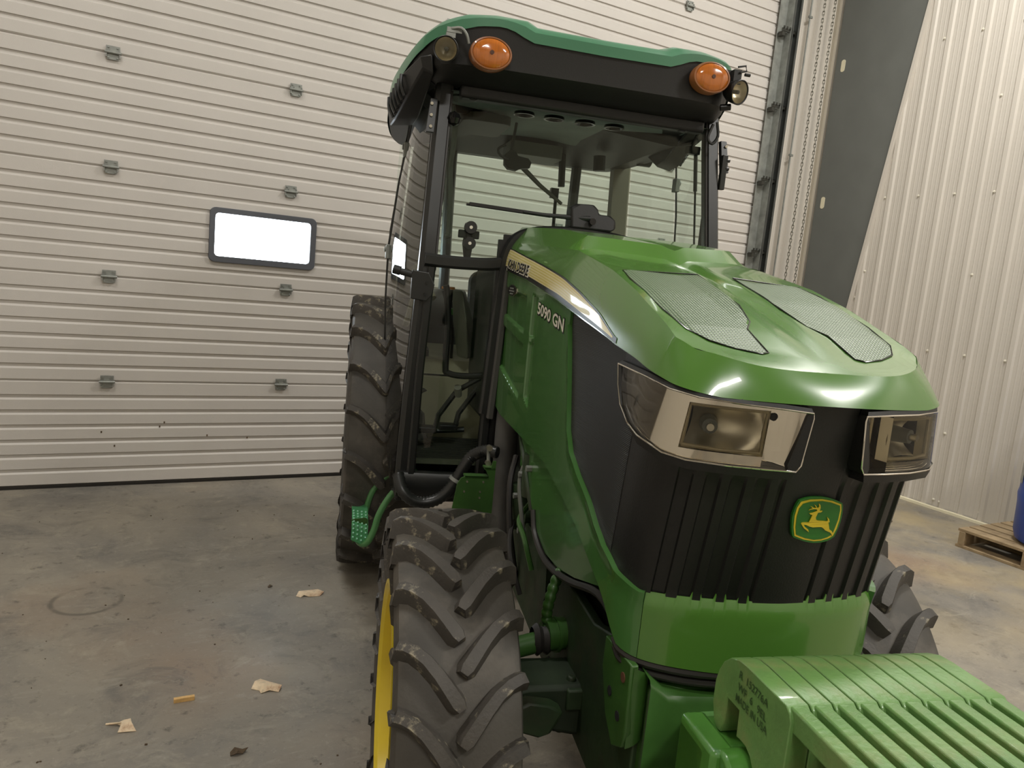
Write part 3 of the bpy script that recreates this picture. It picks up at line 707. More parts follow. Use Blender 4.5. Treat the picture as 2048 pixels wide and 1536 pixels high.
GI = [(655,475),(800,432),(1040,415),(1200,440),(1390,505),(1395,600),(1355,790),(1290,960),(1235,1090),(1130,1150),(1000,1188),(850,1200),(680,1165),(500,1095),(495,950),(525,740),(580,570)]
DE = [(768,660),(830,645),(890,625),(925,605),(915,578),(860,572),(800,583),(758,599),(800,570),(835,558),(815,540),(790,522),(830,530),(860,550),(905,545),(890,520),(865,480),(900,505),(920,545),(945,548),(965,520),(955,458),(985,490),(990,540),(975,590),(970,606),(1027,605),(1000,635),(935,645),(915,690),(890,740),(895,785),(935,802),(1120,818),(1140,800),(1120,728),(1160,775),(1172,835),(1145,842),(1155,900),(1165,985),(1215,1020),(1250,1085),(1235,1135),(1200,1070),(1180,1050),(1080,1005),(1040,960),(1000,935),(930,935),(830,942),(760,925),(700,895),(650,888),(670,930),(735,985),(748,1040),(650,960),(598,870),(610,850),(650,845),(755,840),(780,790),(820,705),(825,690),(790,685)]
g = G(); g.prism(SH, lm(-.002), lm(.0045)); em = g.obj('emblem', LOGOG, MK, smooth=0, bev=.001)
def part2(poly, a, b, nm, m): G().prism(poly, lm(a), lm(b)).obj(nm, m, MK, smooth=0)
part2(YO, .003, .0050, 'emblem_border', LOGOY); part2(GI, .004, .0054, 'emblem_field', LOGOG); part2(DE, .0045, .0060, 'leaping_deer', LOGOY)
# headlights
OUTL = [(4.66, 1.300), (4.81, 1.261), (5.04, 1.228), (5.47, 1.204), (5.95, 1.190), (6.7, 1.175), (7.1, 1.170), (7.67, 1.169), (8.17, 1.169), (8.53, 1.169), (8.58, 1.180), (8.635, 1.262), (8.62, 1.271), (8.23, 1.274), (7.68, 1.276), (7.08, 1.279), (6.45, 1.285), (5.51, 1.295)]
def clo(t): return interp([(4.66, 1.298), (4.81, 1.261), (5.04, 1.228), (5.47, 1.204), (5.95, 1.19), (6.7, 1.175), (7.1, 1.17), (8.53, 1.169), (8.58, 1.18), (8.635, 1.262)], t)
def chi(t): return interp([(4.66, 1.300), (5.51, 1.295), (6.45, 1.285), (7.08, 1.279), (7.68, 1.276), (8.23, 1.274), (8.62, 1.271), (8.635, 1.264)], t)
for m_ in (0, 1):
    fm = (lambda t: 18-t) if m_ else (lambda t: t)
    S_ = lambda t, z, off=0.: SF(fm(t), z, off+.17*max(0, 1.293-z))
    S0 = lambda t, z, off=0.: SF(fm(t), z, off)
    n = len(OUTL); cx, cz = 6.8, 1.228
    outer = []
    for i in range(n):
        a, b = OUTL[i-1], OUTL[(i+1) % n]; tx, tz = (b[0]-a[0])*.1, b[1]-a[1]; L = sqrt(tx*tx+tz*tz) or 1
        d = .016 if OUTL[i][1] < 1.2 else .008
        outer.append((OUTL[i][0]+d*(-(-tz)/L)*-10, OUTL[i][1]-d*tx/L))
    outer = [(a, max(b, 1.14)) for a, b in outer]
    rows = [[S0(a, b, -.004) for a, b in outer], [S_(a, b, .008) for a, b in outer], [S_(a, b, .012) for a, b in OUTL], [S_(a, b, .000) for a, b in OUTL], [S0(a, b, -.006) for a, b in OUTL]]
    g = G().grid(rows, close=True); hl = g.obj('headlight', BLK, TR, smooth=40)
    hl['label'] = 'black framed rectangular headlight' + (' on the liner wall side' if m_ else ' wrapping the near front corner')
    # chrome surround with an opening for the lamp
    g = G(); LT, RT, LB, TP = 6.93, 8.10, 1.188, 1.268
    tl = [4.66, 4.75, 4.85, 5.0, 5.2, 5.47, 5.7, 5.95, 6.2, 6.45, 6.7, LT]
    curtain(g, tl, clo, chi, 4, .003, surf=S_)
    curtain(g, ar(LT, RT, .12), clo, lambda t: LB, 2, .003, surf=S_); curtain(g, ar(LT, RT, .12), lambda t: TP, chi, 2, .003, surf=S_)
    fac = lambda t, z: .003-.028*sstep(8.58, 8.10, t)
    curtain(g, [RT, 8.2, 8.3, 8.4, 8.5, 8.58, 8.635], clo, chi, 3, fac, surf=S_)
    g.obj('chrome_surround', CHROME, hl, smooth=40)
    # bright rim
    g = G(); pts = [S_(a, b, .0115) for a, b in OUTL]; g.tube(pts+[pts[0]], .0016, 6); g.obj('chrome_rim', CHROME, hl)
    # lamp: box, parabolic reflector, bulb, inner lens frame
    g = G(); c = lambda a, b, d: S_(LT+(RT-LT)*a, LB+(TP-LB)*b, -d)
    for (a0, b0, a1, b1) in ((0, 0, 1, 0), (1, 0, 1, 1), (1, 1, 0, 1), (0, 1, 0, 0)): g.grid([[c(a0, b0, -.003), c(a1, b1, -.003)], [c(a0, b0, .022), c(a1, b1, .022)]])
    g.grid([[c(i/14, j/10, .020+.042*(1-min(1, ((i/14-.36)/.62)**2*1.0+((j/10-.5)/.62)**2*1.0))) for j in range(11)] for i in range(15)])
    g.obj('reflector', REFL, hl, smooth=50)
    A, B = c(.36, .5, .055), c(.36, .5, .018)
    G().cyl(A, B, .016, 20, .013).obj('bulb_shield', GREYP, hl)
    G().cyl(B, B+(B-A)*.35, .0065, 12).obj('bulb', BOLT, hl)
    g = G(); sq = [(0.0, 0.02), (1, 0.02), (1, 1), (0, 1)]
    pts = [c(a, b, .004) for a, b in [(.02, .06), (.5, .04), (.98, .06), (.98, .5), (.98, .96), (.5, .96), (.02, .96), (.02, .5)]]; g.tube(pts+[pts[0]], .0035, 8)
    g.obj('lamp_gasket', CREAM_G, hl)
    if m_ == 0:
        for t_, z_ in ((8.2, 1.255),): G().cyl(S_(t_, z_, -.012), S_(t_, z_, -.018), .006, 10).obj('drain_hole', DARKVOID, hl)
    else:
        for t_, z_ in ((6.0, 1.255), (6.05, 1.212)): G().cyl(S_(t_, z_, .008), S_(t_, z_, .002), .006, 10).obj('drain_hole', DARKVOID, hl)
    g = G(); curtain(g, ar(4.70, 8.60, .1), lambda t: clo(t)+.002, lambda t: chi(t)-.002, 6, .0085, surf=S_)
    g.obj('lens', CLEAR, hl, smooth=50)
# hood rear rubber arch and mask black band are part of cab; nose seal strips
SEALP = [(3.1, .80), (3.5, .772), (4.17, .79), (5.13, .838)]
g = G(); tt = [5.9, 6.1, 6.4, 6.8, 7.3, 8, 9, 10, 10.7, 11.2, 11.6, 11.9, 12.1]
g.tube([SF(t, interp(LOW, fold(t))-.008, -.004) for t in tt], .009, 8, smooth=3); g.obj('rubber_seal', SEALM, TR)
g = G(); g.tube([SF(t, interp(LOW, fold(t))-.028, -.008) for t in tt], .008, 8, smooth=3); g.obj('rubber_seal', SEALM, TR)
# inner shield and seal behind the near side panel
for sg in (-1, 1):
    g = G(); poly = [(-.42, .99), (-.44, .874), (-.56, .85), (-.62, .80), (-.70, .752), (-.80, .727), (-.92, .735), (-1.05, .765), (-1.21, .815), (-1.28, .90), (-1.0, .99)]
    g.prism(poly, lambda a, b: V(sg*.252, a, b), lambda a, b: V(sg*.258, a, b)); g.obj('inner_shield', GREEN_SIDE, TR, smooth=0)
    g = G(); g.tube([V(sg*.262, -.66, .80), V(sg*.262, -.70, .745), V(sg*.262, -.80, .716), V(sg*.262, -.92, .724), V(sg*.26, -1.05, .752), V(sg*.258, -1.22, .80), V(sg*.25, -1.33, .775)], .009, 8, smooth=4); g.obj('rubber_seal', SEALM, TR)
    # side rail of the frame
    g = G(); poly = [(-1.42, .74), (-1.30, .74), (-1.15, .70), (-.85, .715), (-.3, .70), (-.3, .46), (-1.42, .36)]
    g.prism(poly, lambda a, b: V(sg*.21, a, b), lambda a, b: V(sg*.235, a, b)); rail = g.obj('frame_rail', GREEN_DARK, TR, bev=.004)
    g = G(); g.prism([(-.735, .725), (-.80, .70), (-.815, .62), (-.80, .58), (-.77, .62)], lambda a, b: V(sg*.236, a, b), lambda a, b: V(sg*.250, a, b)); g.obj('gusset', GREEN_DARK, rail)
# engine block, filters and pipes behind the wheel
g = G(); g.bx(-.19, .19, -1.25, -.05, .45, 1.22); g.bx(-.16, .16, -1.22, -.15, 1.2, 1.38); en = g.obj('engine_block', mat('engine_dark', (.085, .10, .075), .6, noise=.4, nscale=14), TR, smooth=0, bev=.01)
for i, (a, b, r, mm) in enumerate([((-.235, -.52, .93), (-.235, -.52, .80), .034, GREEN_DARK), ((-.225, -.40, .80), (-.225, -.40, .66), .04, GREEN_DARK), ((-.23, -.62, .87), (-.20, -.62, .87), .03, GREYP), ((-.24, -.47, .72), (-.16, -.47, .72), .03, GREEN_DARK)]):
    G().cyl(a, b, r, 16).obj('filter_housing', mm, en)
for pts, r, mm in [([(-.23, -.30, .97), (-.255, -.42, .95), (-.26, -.55, .86), (-.25, -.60, .78)], .009, GREEN_DARK), ([(-.24, -.45, .90), (-.27, -.50, .84), (-.265, -.55, .74), (-.25, -.56, .66)], .007, GREYP), ([(-.23, -.5, .77), (-.27, -.54, .73), (-.27, -.62, .70), (-.25, -.66, .62)], .008, GREEN_FRAME), ([(-.25, -.35, .88), (-.275, -.40, .80), (-.27, -.44, .66), (-.24, -.46, .5)], .010, SEALM), ([(-.24, -.40, .70), (-.27, -.45, .66), (-.28, -.52, .60), (-.25, -.56, .50)], .008, SEALM)]:
    G().tube(pts, r, 8, smooth=4).obj('engine_pipe', mm, en)
for y, z in ((-.58, .90), (-.50, .86), (-.46, .78), (-.55, .70)): G().cyl((-.25, y, z), (-.275, y, z), .010, 6).obj('bolt', STEEL, en)
# gearbox / chassis under the cab
g = G(); g.bx(-.20, .20, -.3, 1.2, .38, .80); g.bx(-.16, .16, .7, 1.35, .35, .9); g.obj('gearbox', mat('gearbox_dark', (.10, .13, .09), .7, noise=.3), TR, smooth=0, bev=.02)
# big black air duct beside the engine
g = G(); pts = spline([(-.205, -.02, 1.06), (-.217, -.05, .95), (-.222, -.08, .80), (-.222, -.10, .66), (-.215, -.12, .54), (-.19, -.12, .44)], 5)
g.tube(pts, [.045]*len(pts), 24); g.obj('air_duct', DUST, TR)
# green riveted bracket
bk = G(); poly = [(-.448, .685), (-.436, .78), (-.425, .800), (-.412, .806), (-.335, .806), (-.350, .836), (-.330, .836), (-.325, .860), (-.315, .86), (-.315, .685)]
bk.prism(poly, lambda a, b: V(a, -.352, b), lambda a, b: V(a, -.345, b)); bk.bx(-.412, -.335, -.352, -.31, .800, .806); bk.bx(-.350, -.315, -.352, -.31, .830, .836)
BK = bk.obj('riveted_bracket', GREEN_FRAME, TR, smooth=0)
for x, z in [(-.405, .790), (-.352, .790), (-.412, .757), (-.360, .757), (-.360, .737)]: G().cyl((x, -.352, z), (x, -.356, z), .0033, 8).obj('rivet', BOLT, BK)
G().cyl((-.417, -.352, .722), (-.417, -.3545, .722), .008, 10).obj('bolt', GREEN_FRAME, BK)
# corrugated hose with clamp
hp = spline([(-.270, -.16, .842), (-.30, -.14, .842), (-.325, -.12, .832), (-.352, -.1, .808), (-.375, -.1, .770), (-.395, -.1, .728), (-.42, -.1, .685), (-.455, -.1, .652), (-.50, -.1, .636), (-.545, -.1, .642), (-.585, -.09, .675), (-.60, -.05, .72)], 7)
g = G(); g.tube(hp, [.0225 if i % 2 else .0195 for i in range(len(hp))], 14); HS = g.obj('corrugated_hose', BLK_SAT, TR, smooth=60)
i = 36; a, b = hp[i], hp[i+1]; d = (b-a).normalized(); G().cyl(a-d*.006, a+d*.006, .027, 20).obj('hose_clamp', STEEL, HS)
g = G(); g.tube([(-.334, -.3, .893), (-.332, -.3, .868), (-.330, -.3, .842)], [.006]*3, 8); cl = g.obj('pipe_clamp', STEEL, TR)
for z in (.893, .842): G().cyl((-.333, -.30, z), (-.333, -.318, z), .010, 8).obj('bolt', BOLT, cl)
# ---------------- wheels
def tyre(cx, cy, R, hw, rb, nl, side_, lugh, lw, nm='tyre', steer=0.):
    t = None; g = G()
    prof = [(-hw*.80, rb), (-hw*.86, rb+.012), (-hw*.93, rb+.03), (-hw*.965, rb+(R-rb)*.38), (-hw*.985, rb+(R-rb)*.58), (-hw*.985, R-lugh-.030), (-hw*.93, R-lugh-.012), (-hw*.80, R-lugh-.005), (-hw*.5, R-lugh-.001), (0, R-lugh)]
    prof = prof+[(-a, r) for a, r in prof[-2::-1]]+[(hw*.7, rb+.005), (-hw*.7, rb+.005), (-hw*.80, rb)]
    g.lathe(prof, (0, 0, 0), 'X', 96); T = g.obj(nm, RUBBER, TR, smooth=40); T.location = (cx, cy, R); T.rotation_euler.z = steer
    # lug: runs from the shoulder forward to the centre; a(rad) measured from forward horizontal, up positive
    def Pp(x, r, a): return V(x, -r*cos(a), r*sin(a))
    protos = []
    for s in (-1, 1):
        g = G(); rings = []
        secs = [(.965, R-lugh-.085, 0.01, .45), (.985, R-lugh-.02, 0.006, .8), (.98, R-.013, 0.0, .9), (.88, R-.005, -.006, .9), (.72, R-.002, -.028, .92), (.54, R, -.068, .95), (.36, R, -.125, 1.0), (.20, R, -.185, 1.08), (.07, R-.001, -.235, 1.12), (.01, R-.004, -.258, .75)]
        for k, (fx, rt_, da, ws) in enumerate(secs):
            da *= (.45/R)**.6*1.0; x = s*hw*fx; w2 = lw*.5*ws
            # direction of the lug line in (x, a) for its width
            j0, j1 = max(k-1, 0), min(k+1, len(secs)-1)
            dx = s*hw*(secs[j1][0]-secs[j0][0]); dl = (secs[j1][2]-secs[j0][2])*(.45/R)**.6*R; L = sqrt(dx*dx+dl*dl) or 1
            nx, na = -dl/L, dx/L
            if s > 0: nx, na = -nx, -na
            rb_ = R-lugh-.02 if k > 1 else rt_-.03
            q = lambda e, r, sp=1.0: Pp(x+nx*w2*e*sp, r, da+na*w2*e*sp/R)
            if k <= 1: rings.append([q(-1, rb_), q(-.9, rt_), q(-.6, rt_+.012), q(.6, rt_+.012), q(.9, rt_), q(1, rb_)])
            else: rings.append([q(-1, rb_, 1.9), q(-1.08, rt_-.006), q(-.86, rt_), q(.86, rt_), q(1.08, rt_-.006), q(1, rb_, 1.9)])
        g.loft(rings); o = g.obj('tread_lug', LUGM, T, smooth=32); protos.append(o)
    n0 = random.random()*.3
    for k in range(nl):
        for s, o in zip((0, 1), protos):
            a = 2*pi*k/nl+(pi/nl if s else 0)+side_
            if k == 0: o.rotation_euler = (-a, 0, 0)
            else: dup(o, T, (0, 0, 0), (-a, 0, 0))
    return T
def rim(cx, cy, cz, hw, rb, out, nm='wheel_rim'):
    g = G(); o = out
    g.lathe([(o*hw*.80, rb+.014), (o*hw*.84, rb+.016), (o*hw*.84, rb+.006), (o*hw*.78, rb-.004), (o*hw*.55, rb-.012), (o*hw*.45, rb-.035), (-o*hw*.45, rb-.035), (-o*hw*.55, rb-.012), (-o*hw*.78, rb-.004), (-o*hw*.84, rb+.006), (-o*hw*.84, rb+.016), (-o*hw*.80, rb+.014)], (0, 0, 0), 'X', 64)
    g.lathe([(o*hw*.10, rb-.034), (o*hw*.16, rb*.75), (o*hw*.05, rb*.5), (o*hw*.12, .09), (o*hw*.12, .0001)], (0, 0, 0), 'X', 64)
    r = g.obj(nm, YEL, TR, smooth=35); r.location = (cx, cy, cz)
    h = G().lathe([(o*hw*.10, .085), (o*hw*.35, .08), (o*hw*.5, .06), (o*hw*.5, .0001)], (0, 0, 0), 'X', 24).obj('hub', YEL, r)
    b0 = G().cyl((o*hw*.12, 0, 0), (o*hw*.26, 0, 0), .013, 6).obj('wheel_nut', STEEL, r)
    for k in range(8):
        a = 2*pi*k/8; loc = (0, .115*cos(a), .115*sin(a))
        if k == 0: b0.location = loc
        else: dup(b0, r, loc)
    return r
FR, RR = .452, .652
for sg in (-1, 1):
    fx, stg = (-.566, radians(-1)) if sg < 0 else (.410, radians(-8))
    tyre(fx, -1.05, FR, .123, .265, 23, radians(-1.5), .030, .024, steer=stg)
    rim(fx, -1.05, FR, .140, .268, sg).rotation_euler.z = stg
    tyre(sg*.620, 1.02, RR, .165, .36, 20, radians(1.5), .036, .028)
    rim(sg*.620, 1.02, RR, .165, .36, sg)
# ---------------- front axle
g = G(); 
g.prism([(-.45, .51), (-.36, .53), (-.25, .53), (.28, .53), (.33, .50), (.33, .43), (.25, .405), (-.25, .405), (-.36, .43), (-.45, .44)], lambda a, b: V(a, -1.12, b), lambda a, b: V(a, -.98, b)); AX = g.obj('front_axle', mat('axle_green_dusty_shaded', (.115, .165, .095), .65, noise=.4, nscale=9, bump=.4, bscale=30), TR, smooth=30, bev=.015)  # beam green darkened to carry the shadow behind the front wheel
for sg in (-1, 1):
    kx = sg*.43 if sg < 0 else .31
    g = G(); g.box((kx, -1.05, .46), (.07, .16, .20)); g.cyl((kx, -1.05, .58), (kx, -1.05, .34), .045, 16); g.obj('steering_knuckle', GREEN_DARK, AX, bev=.008)
    g = G(); g.prism([(-.40, .50), (-.37, .515), (-.31, .505), (-.285, .49), (-.31, .44), (-.34, .43), (-.40, .45)], lambda a, b: V(a*-sg, -1.16, b), lambda a, b: V(a*-sg, -1.12, b)); g.obj('steering_arm', GREEN_DARK, AX, bev=.006)
    g = G(); g.cyl((sg*.40, -.98, .545), (sg*.30, -.965, .560), .026, 14); g.obj('tie_rod', GREEN_FRAME, AX)
    g = G(); g.lathe([(0, .030), (.012, .040), (.024, .030), (.036, .038), (.048, .028)], (sg*.318 if sg < 0 else sg*.27, -.962, .565), 'X', 16); g.obj('rubber_boot', SEALM, AX)
    g = G(); g.cyl((sg*.285, -.96, .575), (sg*.205, -.95, .578), .040, 18); g.cyl((sg*.262, -.958, .575), (sg*.255, -.957, .575), .044, 18); g.cyl((sg*.20, -.95, .60), (sg*.20, -.95, .54), .03, 12); g.obj('steering_cylinder', GREEN_FRAME, AX, smooth=35)
    G().cyl((sg*.21, -.95, .57), (sg*.02, -.94, .565), .010, 10).obj('cylinder_rod', CHROME, AX)
    g = G(); g.tube([(sg*.29, -.98, .51), (sg*.25, -1.0, .48), (sg*.21, -1.0, .44), (sg*.16, -.99, .43)], .024, 10, smooth=3); g.obj('banjo_hose', SEALM, AX)
    hp2 = spline([(sg*.250, -.93, .735), (sg*.268, -.94, .70), (sg*.280, -.95, .66), (sg*.283, -.95, .62), (sg*.275, -.95, .59)], 8)
    g = G(); g.tube(hp2, [.0145 if i % 4 else .0115 for i in range(len(hp2))], 12); g.obj('spiral_hose', GREEN_FRAME, AX, smooth=60)
    g = G(); g.cyl((sg*.27, -1.09, .40), (sg*.25, -1.09, .54), .012, 8); g.box((sg*.23, -1.08, .50), (.08, .10, .05)); g.obj('axle_lug', GREEN_DARK, AX, bev=.006)
g = G(); g.bx(-.22, .22, -1.38, -.75, .36, .60); g.obj('axle_support', GREEN_DARK, TR, bev=.03)
# ---------------- front support casting
fs = G(); fs.bx(-.225, .225, -1.44, -1.30, .20, .715)
FS = fs.obj('front_support', GREEN_FRAME, TR, bev=.018)
for sg in (-1, 1):
    g = G(); poly = [(-1.29, .745), (-1.43, .755), (-1.432, .70), (-1.435, .62), (-1.425, .585), (-1.38, .56), (-1.33, .60), (-1.29, .68)]
    g.prism(poly, lambda a, b: V(sg*.262, a, b), lambda a, b: V(sg*.246, a, b))
    ck = g.obj('cheek_plate', GREEN_FRAME, TR, bev=.004)
    g = G(); g.grid([[V(sg*(.256-.03*u), -1.432-.004*sin(pi*u), .752-.012*u-v*(.165-.03*u)) for u in (0, .25, .5, .75, 1)] for v in (0, .25, .5, .75, 1)]); g.obj('flange', GREEN_FRAME, ck)
    for y, z in ((-1.345, .655), (-1.395, .632), (-1.40, .715)): G().cyl((sg*.2635, y, z), (sg*.2425, y, z), .010, 14).obj('bolt_hole', DARKVOID if z < .7 else RUST, ck)
g = G(); rows = []
for i in range(13):
    u = i/12; x = -.235+.47*u; zt = .722-.020*sin(pi*u)**.4 + (.02 if u < .08 or u > .92 else 0)
    rows.append([V(x, -1.40, zt+.006), V(x, -1.458, zt), V(x, -1.466, zt-.012), V(x, -1.462, .20)])
g.grid(rows); g.obj('support_face', GREEN_FRAME, FS, smooth=50)
# weight carrier
g = G(); 
top = [(-.247, -1.602), (-.185, -1.602), (-.182, -1.69), (-.205, -1.712), (-.252, -1.712)]
wc = G().bx(-.245, .245, -1.69, -1.60, .60, .763); wc.bx(-.245, -.203, -1.712, -1.60, .60, .772); wc.bx(-.15, .15, -1.60, -1.44, .42, .68)
WC = wc.obj('weight_carrier', GREEN_BRACKET, TR, bev=.008)
g = G(); g.cyl((-.232, -1.712, .742), (.232, -1.712, .742), .032, 28); g.obj('carrier_bar', GREEN_BRACKET, WC, bev=.006)
# ---------------- cab
FRM = BLK_SAT
def apil(z): return (interp([(.62, .604), (.9, .600), (1.45, .578), (2.12, .550)], z), interp([(.62, .02), (1.45, .0), (2.12, .13)], z))
cabf = G()
def post(g, f, zz, wx, wy, sg):
    rings = []
    for z in zz:
        x, y = f(z); xo = sg*x; xi = sg*(x-wx)
        rings.append([V(xo, y+.012, z), V(xo-sg*.014, y-.008, z), V(xi, y-.008, z), V(xi, y+wy, z), V(xo, y+wy, z)])
    g.loft(rings)
ZP = [.63, .8, 1.0, 1.2, 1.45, 1.6, 1.8, 2.0, 2.14]
for sg in (-1, 1):
    g = G(); post(g, apil, ZP, .050, .055, sg); ap = g.obj('front_pillar', FRM, TR, smooth=30)
    # sealing lip toward the glass
    g = G(); g.tube([V(sg*(apil(z)[0]-.054), apil(z)[1]+.004, z) for z in ZP[4:]], .007, 8); g.obj('pillar_seal', SEALM, ap)
    # upper hinge plate with bolts
    g = G(); g.prism([(sg*.584, 1.925), (sg*.556, 1.925), (sg*.548, 2.045), (sg*.572, 2.045)], lambda a, b: V(a, apil(b)[1]-.022, b), lambda a, b: V(a, apil(b)[1], b)); hpz = g.obj('hinge_plate', FRM, ap, smooth=0, bev=.002)
    for z in (1.945, 1.985, 2.025): 
        yy = apil(z)[1]-.022; G().cyl((sg*(.568), yy, z), (sg*.568, yy-.006, z), .0055, 10).obj('bolt', BOLT, hpz)
    # lower hinge plate
    g = G(); poly = [(.602, 1.445), (.545, 1.440), (.522, 1.40), (.528, 1.365), (.548, 1.340), (.602, 1.345)]
    g.prism([(sg*a, b) for a, b in poly], lambda a, b: V(a, -.035, b), lambda a, b: V(a, -.010, b)); lh = g.obj('hinge_plate', FRM, ap, smooth=0, bev=.003)
    for x, z in ((.548, 1.405), (.552, 1.365)): G().cyl((sg*x, -.035, z), (sg*x, -.040, z), .006, 10).obj('bolt', BLK, lh)
    G().cyl((sg*.545, -.01, 1.418), (sg*.652, .02, 1.437), .012, 14).obj('hinge_arm', FRM, lh)
    G().cyl((sg*.640, .015, 1.436), (sg*.664, .02, 1.441), .016, 14).obj('hinge_cap', BLK, lh)
# front frame: sill, arch over the hood, bottom bar, inner uprights
def bar(g, pts, w, d, smooth=0):
    """flat bar following pts (x,z) in the plane y=0, width w, depth d"""
    P = spline([V(x, 0, z) for x, z in pts], smooth) if smooth else [V(x, 0, z) for x, z in pts]
    rings = []
    for i, p in enumerate(P):
        T = (P[min(i+1, len(P)-1)]-P[max(i-1, 0)]).normalized(); n = V(-T.z, 0, T.x)
        rings.append([p+n*w/2+V(0, -d*.3, 0), p+n*w*.3+V(0, -d*.5, 0), p-n*w*.3+V(0, -d*.5, 0), p-n*w/2+V(0, -d*.3, 0), p-n*w/2+V(0, d/2, 0), p+n*w/2+V(0, d/2, 0)])
    return g.loft(rings)
g = G()
arch = [(-.305, .95), (-.298, 1.10), (-.292, 1.25), (-.287, 1.38), (-.284, 1.47), (-.278, 1.52), (-.262, 1.565), (-.235, 1.597), (-.19, 1.618), (-.12, 1.630), (0, 1.636), (.12, 1.630), (.19, 1.618), (.235, 1.597), (.262, 1.565), (.278, 1.52), (.284, 1.47), (.287, 1.38), (.292, 1.25), (.298, 1.10), (.305, .95)]
bar(g, arch, .030, .05, 3); g.obj('hood_arch_frame', FRM, TR, smooth=40)
g = G(); bar(g, [(x*.93, z-.012) for x, z in arch], .024, .03, 3); o = g.obj('hood_arch_seal', mat('grey_rubber_seal', (.27, .265, .25), .6), TR, smooth=40); o.location.y = -.03
for sg in (-1, 1):
    g = G(); bar(g, [(sg*.56, 1.485), (sg*.50, 1.483), (sg*.42, 1.484), (sg*.34, 1.488), (sg*.285, 1.496)], .045, .045, 3); g.obj('window_sill', FRM, TR, smooth=40)
    g = G(); bar(g, [(sg*.60, .675), (sg*.45, .672), (sg*.30, .672)], .09, .05); bar(g, [(sg*.297, .66), (sg*.293, .90), (sg*.292, 1.1), (sg*.288, 1.47)], .035, .04); bar(g, [(sg*.552, .70), (sg*.548, 1.1), (sg*.535, 1.46)], .03, .035); g.obj('lower_window_frame', FRM, TR, smooth=40)
    g = G(); g.grid([[V(sg*(.56-.27*u), .004, .70+.78*v) for u in (0, .5, 1)] for v in (0, 1)]); g.obj('lower_window', GLASS_D2 if 'GLASS_D2' in globals() else GLASS_D, TR, smooth=0)
    # lower fire wall under the glass
    G().bx(sg*.30, sg*.18, .0, .03, .60, 1.58).obj('fire_wall', BLK, TR, smooth=0)
G().bx(-.28, .28, .012, .04, .80, 1.60).obj('fire_wall', BLK, TR, smooth=0)
g = G(); g.bx(-.60, .60, .02, 1.25, .60, .66); g.obj('cab_floor', BLK, TR, smooth=0, bev=.01)
# windshield
def wy(z): return max(0, (z-1.5)*.2)
poly = [(-.53, 1.505), (-.30, 1.510), (-.283, 1.54), (-.262, 1.577), (-.225, 1.607), (-.12, 1.640), (0, 1.647), (.12, 1.640), (.225, 1.607), (.262, 1.577), (.283, 1.54), (.30, 1.510), (.53, 1.505), (.512, 1.8), (.50, 2.10), (0, 2.11), (-.50, 2.10), (-.512, 1.8)]
g = G(); g.prism(poly, lambda a, b: V(a, wy(b)+.010, b), lambda a, b: V(a, wy(b)+.015, b)); WS = g.obj('windshield', GLASS, TR, smooth=0)
# glass holders at the top corners
for x in (-.422, .383):
    z = 2.085; y = wy(z)
    g = G(); g.prism(rrect(x, z+.012, .022, .040, .020), lambda a, b: V(a, wy(b)-.004, b), lambda a, b: V(a, wy(b)-.018, b)); o = g.obj('glass_holder', BLK, WS, bev=.002)
    G().cyl((x, y-.018, z-.004), (x, y-.023, z-.004), .006, 8).obj('screw', BOLT, o)
# wiper
g = G(); g.prism([(-.050, 1.645), (-.052, 1.72), (-.03, 1.735), (.035, 1.738), (.052, 1.722), (.056, 1.705), (.10, 1.705), (.120, 1.69), (.122, 1.66), (.10, 1.645)], lambda a, b: V(a, wy(b)-.055, b), lambda a, b: V(a, wy(b)+.008, b)); WM = g.obj('wiper_motor', BLK, TR, bev=.008)
G().cyl((.025, -.028, 1.675), (.025, -.040, 1.675), .012, 14).obj('pivot_cap', BLK_GLOSS, WM)
g = G(); g.tube([(.02, -.02, 1.685), (-.04, -.005, 1.684), (-.13, .018, 1.684), (-.22, .022, 1.686)], [.010, .009, .007, .005], 8); WA = g.obj('wiper_arm', BLK_SAT, TR)
g = G(); g.box((-.27, .026, 1.689), (.29, .012, .011), Matrix.Rotation(.03, 3, 'Y')); g.box((-.27, .034, 1.686), (.31, .006, .008), Matrix.Rotation(.03, 3, 'Y')); g.obj('wiper_blade', BLK, WA)
# roof
OL = [(0, -.045), (.25, -.042), (.40, -.036), (.50, -.020), (.56, .005), (.615, .07), (.655, .18), (.69, .38), (.695, .60), (.68, .95), (.63, 1.28), (.52, 1.38), (0, 1.40)]
OLS = spline([V(a, b, 0) for a, b in OL], 5)
loop = [V(-p.x, p.y, 0) for p in OLS[::-1]]+[V(p.x-.075*sstep(.38, .66, p.x), p.y, 0) for p in OLS[1:]]     # left rear ... front ... right rear
def low_edge(p):   # green/black boundary height
    x, y = abs(p.x), p.y
    if y < .02: return interp([(0, 2.236), (.27, 2.240), (.30, 2.262), (.36, 2.276), (.44, 2.268), (.50, 2.250), (.56, 2.225)], x)
    return interp([(.02, 2.222), (.07, 2.195), (.14, 2.170), (.30, 2.125), (.5, 2.09), (1.4, 2.08)], y)
def top_edge(p):
    x = abs(p.x)
    return interp([(0, 2.300), (.255, 2.302), (.285, 2.318), (.40, 2.320), (.50, 2.312), (.57, 2.290), (.62, 2.262), (.66, 2.23), (.70, 2.20)], x)
g = G(); c0 = V(0, .65, 0)
def inset(p, d): q = p.copy(); v = (V(0, .65, 0)-q); v.z = 0; return q+v.normalized()*d
